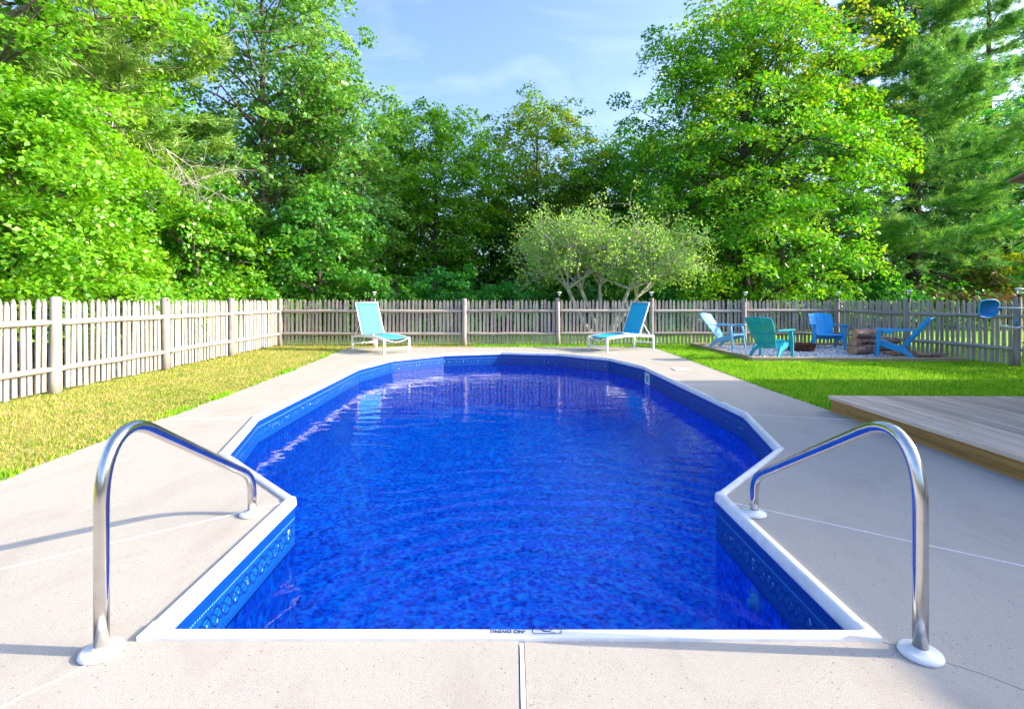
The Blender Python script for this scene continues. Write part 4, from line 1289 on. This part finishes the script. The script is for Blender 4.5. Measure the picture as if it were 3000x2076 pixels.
# ---------------------------------------------------------------- trees
def leaves(centres, normals, outs, per, rad, size, rg, flat=0.15, droop=0.24, jitter=0.55, aspect=0.72, nflat=None):
    """leaf-sized quads spread through flattened sprays round each centre"""
    n = len(centres)
    idx = np.repeat(np.arange(n), per)
    m_ = len(idx)
    r = np.sqrt(rg.random(m_)) * rad[idx] ; a = rg.uniform(0, 2 * np.pi, m_)
    nn = normals[idx]
    ref = np.where(np.abs(nn[:, 2:3]) < 0.9, np.array([[0, 0, 1.0]]), np.array([[1.0, 0, 0]]))
    e1 = np.cross(nn, ref); e1 /= np.linalg.norm(e1, axis=1, keepdims=True); e2 = np.cross(nn, e1)
    off = e1 * (np.cos(a) * r)[:, None] + e2 * (np.sin(a) * r)[:, None]
    pos = centres[idx] + off + nn * (rg.normal(0, flat, m_) * rad[idx])[:, None]
    pos[:, 2] -= droop * r * r / np.maximum(rad[idx], 0.1)
    ln = nn + rg.normal(0, jitter, (m_, 3)); ln /= np.linalg.norm(ln, axis=1, keepdims=True)
    d = off + rg.normal(0, 0.25, (m_, 3)) + np.array([0, 0, -0.15]); d -= ln * (d * ln).sum(1, keepdims=True)
    d /= np.linalg.norm(d, axis=1, keepdims=True) + 1e-9
    s = np.cross(ln, d)
    sz = size * rg.uniform(0.45, 1.3, m_)[:, None]
    p0 = pos - d * sz * 0.5; p2 = pos + d * sz * 0.55
    mid = pos + d * sz * (-0.02) + ln * sz * 0.08
    p1 = mid + s * sz * aspect * 0.5; p3 = mid - s * sz * aspect * 0.5
    clv = rg.random(n)[idx]
    var = np.clip(0.30 * clv + 0.62 * rg.random(m_) + 0.06, 0, 1)
    return np.stack([p0, p1, p2, p3], 1), var

def limb_path(a, b, k, sag, wob, rg):
    a = np.array(a, float); b = np.array(b, float); pts = []
    off = rg.normal(0, wob, 3)
    for i in range(k + 1):
        t = i / k
        p = a + (b - a) * t + off * math.sin(PI * t)
        p[2] += sag * math.sin(PI * t)
        pts.append(p)
    return pts

def tree(name, label, group, x, y, h, cb, Rr, mat, bark='bark', seed=1, nb=46, per=75, leaf=0.14, crad=0.62, tr=0.16, lean=(0, 0), shape='oval', cl=6, squash=(1, 1), cat='tree', fill=0.35):
    rg = np.random.default_rng(seed)
    root = empty(name, (x, y, -0.02))
    tag(root, label, cat, group)
    tm = MB()
    k = 8
    trunk = [(lean[0] * (i / k) ** 1.3 + rg.normal(0, 0.04), lean[1] * (i / k) ** 1.3 + rg.normal(0, 0.04), h * 0.93 * i / k) for i in range(k + 1)]
    trunk[0] = (0, 0, -0.05)
    tm.tube(trunk, [tr * (1.25 if i == 0 else 1.0) * (1 - 0.88 * i / k) + 0.012 for i in range(k + 1)], 8)
    def on_trunk(z):
        t = min(max(z / (h * 0.93), 0), 0.999) * k; i = int(t); f = t - i
        return np.array(trunk[i]) * (1 - f) + np.array(trunk[i + 1]) * f
    def env(t):
        t = min(max(t, 0.0), 1.0)
        if shape == 'oval': return (max(0.0, 1 - (2 * (t - 0.42) / 1.16) ** 2)) ** 0.5 if t > 0.42 else (1 - (0.9 * (0.42 - t) / 0.42) ** 2 * 0.75) ** 0.5
        if shape == 'cone': return max(0.06, (1 - t) ** 0.8) * (0.7 + 0.3 * min(1, t * 5))
        if shape == 'dome': return (1 - t ** 2.2) ** 0.5
        if shape == 'vase': return 0.45 + 0.75 * t if t < 0.72 else (0.99 * (1 - ((t - 0.72) / 0.30) ** 2) ** 0.5 if t < 1.0 else 0.2)
        return 1
    cs = []; ns = []; rs = []
    ga = 2.39996
    az0 = rg.uniform(0, 6.28)
    for b in range(nb):
        t = (b + 0.5) / nb
        tz = cb + (h - cb) * (t ** 0.92)
        az = az0 + b * ga + rg.normal(0, 0.25)
        rad = Rr * env((tz - cb) / (h - cb)) * rg.uniform(0.72, 1.10)
        axis = on_trunk(tz)
        tip = np.array([axis[0] + math.cos(az) * rad * squash[0], axis[1] + math.sin(az) * rad * squash[1], tz + rg.normal(0, 0.15)])
        bz = max(0.25 * cb + 0.4, tz - rad * rg.uniform(0.25, 0.75) - 0.2)
        base = on_trunk(min(bz, h * 0.9))
        path = limb_path(base, tip, 5, 0.10 * rad, 0.07 * rad, rg)
        br_ = max(0.012, tr * 0.32 * (1 - 0.75 * t))
        tm.tube(path, [br_ * (1 - 0.85 * i / 5) + 0.006 for i in range(6)], 5, False)
        outd = np.array([math.cos(az), math.sin(az), 0.0])
        nc = max(2, int(cl * (0.45 + 0.75 * rad / Rr)))
        for c in range(nc):
            f = 1 - (1 - fill) * rg.random() ** 1.35 if c else 1.0
            fi = f * 5; i = min(int(fi), 4); q = path[i] * (1 - (fi - i)) + path[i + 1] * (fi - i)
            sp = 0.42 * crad * (1.6 if f < 0.8 else 1.0) + 0.10 * rad
            q = q + rg.normal(0, 1, 3) * np.array([sp, sp, sp * 0.65])
            cs.append(q)
            nv_ = np.array([0, 0, 1.0]) + outd * rg.uniform(0.15, 0.75) + rg.normal(0, 0.22, 3)
            ns.append(nv_ / np.linalg.norm(nv_))
            rs.append(crad * rg.uniform(0.6, 1.2))
            if c and rg.random() < 0.5:
                tm.tube([path[i], (path[i] + q) / 2 + rg.normal(0, 0.05, 3), q], [br_ * 0.45, br_ * 0.3, 0.004], 4, False)
    cs = np.array(cs); ns = np.array(ns); rs = np.array(rs)
    Vq, var = leaves(cs, ns, None, per, rs, leaf, rg)
    tm.build('trunk', M[bark], root)
    co = link('crown', np_mesh('crown', Vq, 4, var), M[mat], root)
    return root

def pine(name, label, group, x, y, h, cb, Rr, mat, seed, boughs=60, tufts=34, bark='bark_dark', tr=0.24, dead=0, lean=(0, 0), needle=0.26):
    rg = np.random.default_rng(seed)
    root = empty(name, (x, y, -0.02)); tag(root, label, 'tree', group)
    tm = MB(); tm.tube([(lean[0] * t, lean[1] * t, h * t) for t in (0, .25, .5, .75, 1)], [tr * 1.15, tr * 0.9, tr * 0.65, tr * 0.38, 0.03], 9)
    T = []; D = []; dT = []; dD = []
    for b in range(boughs + dead):
        isdead = b < dead
        t = 0.0 if isdead else (b - dead + 0.5) / boughs
        z = cb + (h - cb) * t - (rg.uniform(0.2, 1.6) if isdead else 0)
        az = b * 2.39996 + rg.normal(0, 0.3)
        L = Rr * ((1 - t) ** 0.65 * 0.9 + 0.1) * rg.uniform(0.65, 1.12)
        o3 = np.array([math.cos(az), math.sin(az), 0]); s3 = np.array([-o3[1], o3[0], 0])
        rise = L * (0.02 + 0.35 * t) + rg.normal(0, 0.1)
        ax0 = np.array([lean[0] * z / h, lean[1] * z / h, z])
        def bp(f): return ax0 + o3 * L * f + np.array([0, 0, rise * f ** 1.5 - 0.16 * L * math.sin(PI * f) * (1 - t)])
        tm.tube([bp(f) for f in (0, .25, .5, .75, 1)], [0.05 * (1 - .5 * t), 0.036, 0.024, 0.014, 0.005], 5, False)
        nt = int(tufts * (0.35 + 0.75 * L / Rr))
        for _ in range(nt):
            f = 0.12 + 0.88 * rg.random() ** 0.75
            w_ = 0.30 * L * (1.15 - f) + 0.22
            q = bp(f) + s3 * rg.normal(0, w_ * 0.6) + np.array([0, 0, rg.normal(0.03, 0.09)])
            dirv = o3 * rg.uniform(0.3, 1.0) + s3 * rg.normal(0, 0.5) + np.array([0, 0, rg.uniform(-0.1, 0.45)])
            (dT if isdead else T).append(q); (dD if isdead else D).append(dirv / np.linalg.norm(dirv))
            if isdead and rg.random() < .3: tm.tube([bp(max(0, f - .15)), q], [0.009, 0.004], 4, False)
            elif rg.random() < 0.12: tm.tube([bp(max(0, f - .12)), q], [0.008, 0.004], 4, False)
    def needles(T, D, per, size, wd):
        T = np.array(T); D = np.array(D); n = len(T); idx = np.repeat(np.arange(n), per); m_ = len(idx)
        d = D[idx] + rg.normal(0, 0.55, (m_, 3)); d /= np.linalg.norm(d, axis=1, keepdims=True)
        r3 = rg.normal(0, 1, (m_, 3)); s = np.cross(d, r3); s /= np.linalg.norm(s, axis=1, keepdims=True) + 1e-9
        b0 = T[idx] + D[idx] * rg.uniform(-0.22, 0.12, m_)[:, None] + rg.normal(0, 0.035, (m_, 3)); sz = size * rg.uniform(0.6, 1.15, m_)[:, None]
        V_ = np.stack([b0 - s * wd, b0 + s * wd, b0 + d * sz], 1)
        return V_, np.clip(0.4 * rg.random(n)[idx] + 0.6 * rg.random(m_), 0, 1)
    tm.build('trunk', M[bark], root)
    V_, var = needles(T, D, 26, needle, 0.016)
    link('crown', np_mesh('crown', V_, 3, var), M[mat], root)
    if dT:
        V_, var = needles(dT, dD, 16, needle * 0.8, 0.008)
        link('dead_boughs', np_mesh('dead_boughs', V_, 3, var), M['needle_dead'], root)
    return root

def bare_branch(tm, a, d, L, r, rg, depth):
    pts = [np.array(a)]; d = np.array(d, float); k = 5
    for i in range(k):
        d = d + rg.normal(0, 0.16, 3) + np.array([0, 0, -0.02]); d /= np.linalg.norm(d)
        pts.append(pts[-1] + d * L / k)
    tm.tube(pts, [r * (1 - 0.8 * i / k) + 0.002 for i in range(k + 1)], 5, False)
    ends = [pts[-1]]
    if depth > 0:
        for i in range(1, k + 1):
            for _ in range(2 if depth > 1 else 2):
                if rg.random() < 0.8:
                    dd = d * 0.7 + rg.normal(0, 0.55, 3); dd /= np.linalg.norm(dd)
                    ends += bare_branch(tm, pts[i], dd, L * rg.uniform(0.3, 0.55), r * 0.5 * (1 - 0.1 * i), rg, depth - 1)
    return ends

# the trees, nearest first
tree('maple_tree', 'bright yellow-green young maple leaning over the near left fence', None, -9.3, 9.6, 5.3, 0.5, 2.45, 'leaf_bright', seed=21, nb=60, per=165, leaf=0.098, crad=0.52, tr=0.10, shape='dome', cl=7)
tree('maple_tree', 'tall light green maple with a leaning trunk at the far left edge', None, -13.2, 11.2, 11.5, 4.3, 4.2, 'leaf_bright', 'bark', 22, nb=52, per=110, leaf=0.12, crad=0.66, tr=0.26, lean=(1.6, 0.2), cl=7)
pine('pine_tree', 'pale green pine with bare dead twigs behind the left maple', None, -11.3, 14.6, 14.5, 4.6, 3.9, 'needle_pale', 31, 66, 70, 'bark', 0.24, needle=0.30)
tree('oak_tree', 'tall airy oak left of the open sky with gaps in its crown', None, -9.5, 19.5, 15.6, 4.2, 3.8, 'leaf_oak', 'bark', 23, nb=68, per=84, leaf=0.165, crad=0.62, tr=0.22, cl=7)
tree('oak_tree', 'slimmer oak in front of the tall airy oak, crown leaning right', None, -6.9, 20.4, 10.8, 2.6, 2.5, 'leaf_oak', 'bark', 24, nb=46, per=66, leaf=0.16, crad=0.58, tr=0.15, cl=6)
tree('maple_tree', 'low yellow-green maple spreading over the left back corner of the fence', None, -9.6, 15.4, 4.7, 0.5, 2.1, 'leaf_maple', 'bark', 25, nb=46, per=80, leaf=0.13, crad=0.52, tr=0.09, shape='dome')
tree('maple_tree', 'mid green maple filling the gap beneath the pale pine', None, -12.0, 13.0, 5.0, 0.4, 2.3, 'leaf_mid', 'bark', 26, nb=48, per=80, leaf=0.13, crad=0.52, tr=0.1, shape='dome')
tree('maple_tree', 'rounded green maple beneath the oaks left of the left lounger', None, -6.6, 17.6, 5.0, 0.5, 2.0, 'leaf_mid', 'bark', 27, nb=46, per=80, leaf=0.14, crad=0.52, tr=0.1, shape='oval')
tree('maple_tree', 'dark green maple with a straight pale trunk behind the left half of the back fence', None, -3.9, 26.0, 10.9, 3.0, 3.0, 'leaf_bright', 'bark', 28, nb=60, per=74, leaf=0.16, crad=0.66, tr=0.15, cl=7)
tree('maple_tree', 'narrow maple with a pointed top beside the right edge of the oaks', None, -6.0, 26.5, 11.4, 3.0, 1.5, 'leaf_maple', 'bark', 29, nb=36, per=66, leaf=0.16, crad=0.55, tr=0.12, shape='cone')
tree('maple_tree', 'maple touched with orange and yellow in the middle of the tree line', None, 1.4, 29.0, 12.6, 3.6, 3.8, 'leaf_autumn', 'bark', 30, nb=60, per=70, leaf=0.165, crad=0.66, tr=0.16, cl=7)
tree('maple_tree', 'smaller plain green maple right of the orange-tinted one', None, 5.2, 29.0, 9.8, 2.4, 2.5, 'leaf_mid', 'bark', 33, nb=44, per=70, leaf=0.165, crad=0.62, tr=0.13)
tree('maple_tree', 'big sunlit maple with low spreading boughs behind the fire pit', None, 9.3, 20.6, 13.0, 1.2, 4.6, 'leaf_maple', 'bark_dark', 34, nb=104, per=135, leaf=0.14, crad=0.80, tr=0.22, cl=7)
tree('ash_tree', 'thin-crowned yellowing tree rising behind the big right maple', None, 12.0, 23.0, 17.5, 7.0, 4.0, 'leaf_yellow', 'bark', 35, nb=52, per=46, leaf=0.17, crad=0.6, tr=0.2, cl=6)
pine('pine_tree', 'tall white pine with long tiered boughs at the right of the yard', None, 19.0, 24.2, 22.5, 3.4, 6.8, 'needle', 36, 84, 185, 'bark_dark', 0.30, dead=4, needle=0.36)
pine('pine_tree', 'dark pine filling the top right corner behind the tiered white pine', None, 27.0, 29.0, 22.5, 5.0, 5.6, 'needle', 37, 62, 80, 'bark_dark', 0.26, needle=0.32)
tree('maple_tree', 'dark leafy tree at the far right edge below the umbrella tip', None, 24.3, 25.0, 10.5, 2.2, 3.4, 'leaf_dark', 'bark_dark', 38, nb=50, per=70, leaf=0.15, crad=0.62, tr=0.16)
tree('maple_tree', 'sunny yellow-green sapling low in the woods at the right edge', None, 22.6, 23.4, 3.2, 0.5, 1.5, 'leaf_yellow', 'bark_dark', 39, nb=30, per=60, leaf=0.15, crad=0.5, tr=0.07)

# small grey-twigged crab apple behind the back fence
rg = np.random.default_rng(77)
crab = empty('crabapple_tree', (2.62, 15.8, -0.02)); tag(crab, 'small spreading tree with bare grey twigs and sparse pale leaves behind the back fence', 'tree')
tm = MB(); tips = []
stems = [((0.0, 0, 0), (-0.55, 0.0, 0.85)), ((0.12, 0.05, 0), (-0.35, 0.1, 0.95)), ((0.25, 0, 0), (0.45, -0.05, 0.9)), ((0.28, 0.1, 0), (0.62, 0.15, 0.75)), ((0.1, 0.1, 0), (0.05, 0.1, 1.0))]
for a, d in stems:
    d = np.array(d) / np.linalg.norm(d); a = np.array(a)
    p1 = a + d * 1.75 + rg.normal(0, .05, 3); 
    tm.tube([a, a + d * 0.75 + rg.normal(0, .03, 3), p1], [0.085, 0.07, 0.055], 7, False)
    for _ in range(6):
        dd = d * 0.6 + np.array([rg.normal(0, 0.8), rg.normal(0, 0.6), rg.uniform(0.0, 1.0)]); dd /= np.linalg.norm(dd)
        p2 = p1 + dd * rg.uniform(0.7, 1.35)
        tm.tube([p1, (p1 + p2) / 2 + rg.normal(0, .06, 3), p2], [0.042, 0.034, 0.025], 6, False)
        for _ in range(5):
            d2 = dd * 0.6 + np.array([rg.normal(0, 0.7), rg.normal(0, 0.6), rg.uniform(-0.25, 0.6)]); d2 /= np.linalg.norm(d2)
            tips += bare_branch(tm, p2, d2, rg.uniform(0.6, 1.6), 0.020, rg, 1)
tm.build('trunk', M['bark_grey'], crab)
crab.scale = (0.97, 0.95, 1.0)
cs = np.array(tips); cs = cs[(cs[:, 2] > 1.3) & (rg.random(len(cs)) < np.clip((cs[:, 2] - 1.0) / 1.2, 0.45, 1.0))]
ns = np.tile(np.array([[0, 0, 1.0]]), (len(cs), 1)) + rg.normal(0, 0.4, (len(cs), 3)); ns /= np.linalg.norm(ns, axis=1, keepdims=True)
Vq, var = leaves(cs, ns, None, 19, np.full(len(cs), 0.23), 0.085, rg, 0.5, 0.1, 0.7, 0.6)
link('crown', np_mesh('crown', Vq, 4, var), M['leaf_crab'], crab)

# dead grey boughs hanging out of the left trees
for k, (a, d, L, lb) in enumerate((((-10.6, 12.6, 4.1), (0.9, 0.1, -0.12), 2.6, 'long bare grey branch arching out of the left trees, lower of the two'), ((-11.0, 12.4, 6.3), (0.93, 0.1, -0.16), 3.2, 'long bare branch across the pale pine, higher of the two'))):
    tm = MB(); rgb = np.random.default_rng(90 + k)
    bare_branch(tm, (0, 0, 0), d, L, 0.035, rgb, 2)
    o = tm.build('dead_branch', M['bark_grey'], None, a)
    tag(o, lb, 'branch', 'dead branches in the left trees')

# shrubs along the outside of the back fence
shr = [(-4.6, 17.2, 1.9, 1.1, 'leaf_mid', 'leafy green bush just over the fence behind the left lounger'),
       (-2.3, 18.2, 2.4, 1.3, 'leaf_dark', 'dark green bush behind the back fence right of the left lounger'),
       (-0.4, 19.4, 1.8, 1.3, 'leaf_dark', 'low dark bush in the middle of the back fence'),
       (5.3, 19.0, 1.9, 1.3, 'leaf_dark', 'dark bush behind the fence right of the right lounger'),
       (16.5, 22.4, 2.2, 1.5, 'leaf_dark', 'dark bush at the foot of the tiered white pine'),
       (-8.3, 14.6, 1.9, 1.0, 'leaf_bright', 'bright low bush outside the left back corner post'),
       (-8.0, 11.0, 1.9, 1.1, 'leaf_bright', 'bright low bush outside the left fence below the young maple')]
for i, (x, y, h_, r_, mt, lb) in enumerate(shr):
    tree('leafy_shrub', lb, 'bushes behind the fences', x, y, h_, 0.1, r_, mt, 'bark_dark', 120 + i, nb=26, per=60, leaf=0.13, crad=0.38, tr=0.04, shape='dome', cl=5, cat='shrub')

# woodland trees behind: their own trunks and crowns
wd = [(-15, 24), (-11, 27), (-8, 31), (-1.2, 31), (3.4, 33), (7.2, 30), (9.6, 27), (15, 36), (20.5, 37), (26, 38), (32, 37), (-17, 18.5), (-19.5, 26), (36, 34), (40, 37)]
wl_ = ['dark woodland tree behind the left oaks', 'dark woodland tree half hidden right of the tall airy oak', 'dark woodland tree behind the narrow pointed maple', 'dark woodland tree showing left of the orange-touched maple',
       'dark woodland tree showing between the orange-touched and the plain green maple', 'dark woodland tree left of the big sunlit maple', 'dark woodland tree straight behind the big sunlit maple', 'dark woodland tree between the big maple and the tiered pine',
       'dark woodland tree behind the trunk of the tiered pine', 'dark woodland tree right of the tiered pine trunk', 'dark woodland tree farthest right behind the corner pine', 'dark woodland tree behind the far left maple',
       'dark woodland tree deepest in the woods at the left', 'dark woodland tree at the right edge behind the umbrella tip', 'dark woodland tree at the extreme right edge of the woods']
for i, (x, y) in enumerate(wd):
    hh = (15.5 if x > 15 else 9.5) + 3 * ((i * 37) % 10) / 10 if abs(x) > 6 else 8.6
    tree('woodland_tree', wl_[i], 'woodland trees in the background', x, y, hh, 2.6, 3.3, 'leaf_maple' if i % 3 else 'leaf_mid', 'bark_dark', 200 + i, nb=40, per=56, leaf=0.22, crad=0.8, tr=0.18, cl=6)
# off to the right, outside the picture: the trees that shade the fire pit
tree('maple_tree', 'green maple outside the right fence shading the fire pit', None, 15.2, 11.6, 4.35, 0.6, 2.2, 'leaf_mid', 'bark', 61, nb=44, per=70, leaf=0.16, crad=0.6, tr=0.12)

# undergrowth and the far edge of the wood
rgw = np.random.default_rng(5)
def mass(name, n, xr, yr, zf, per, rad, leaf, mat):
    c = np.stack([rgw.uniform(*xr, n), rgw.uniform(*yr, n), np.zeros(n)], 1)
    c[:, 2] = zf(c, rgw)
    nn_ = np.tile(np.array([[0, -0.3, 1.0]]), (n, 1)) + rgw.normal(0, 0.35, (n, 3)); nn_ /= np.linalg.norm(nn_, axis=1, keepdims=True)
    Vq, var = leaves(c, nn_, None, per, rgw.uniform(0.6, 1.2, n) * rad, leaf, rgw)
    o = link(name, np_mesh(name, Vq, 4, var), M[mat]); tag(o, kind='stuff')
mass('undergrowth', 1100, (-22, 30), (20.5, 32), lambda c, r_: r_.uniform(0.1, 1.0, len(c)) ** 1.5 * 2.0, 36, 0.75, 0.17, 'leaf_mid')
mass('far_wood', 2600, (-44, 52), (34, 44), lambda c, r_: r_.uniform(0.0, 1.0, len(c)) ** 1.25 * 8.0, 34, 1.3, 0.34, 'leaf_mid')
mass('far_wood', 1500, (-44, 52), (32, 38), lambda c, r_: r_.uniform(0.0, 1.0, len(c)) * 3.4, 40, 1.1, 0.30, 'leaf_mid')
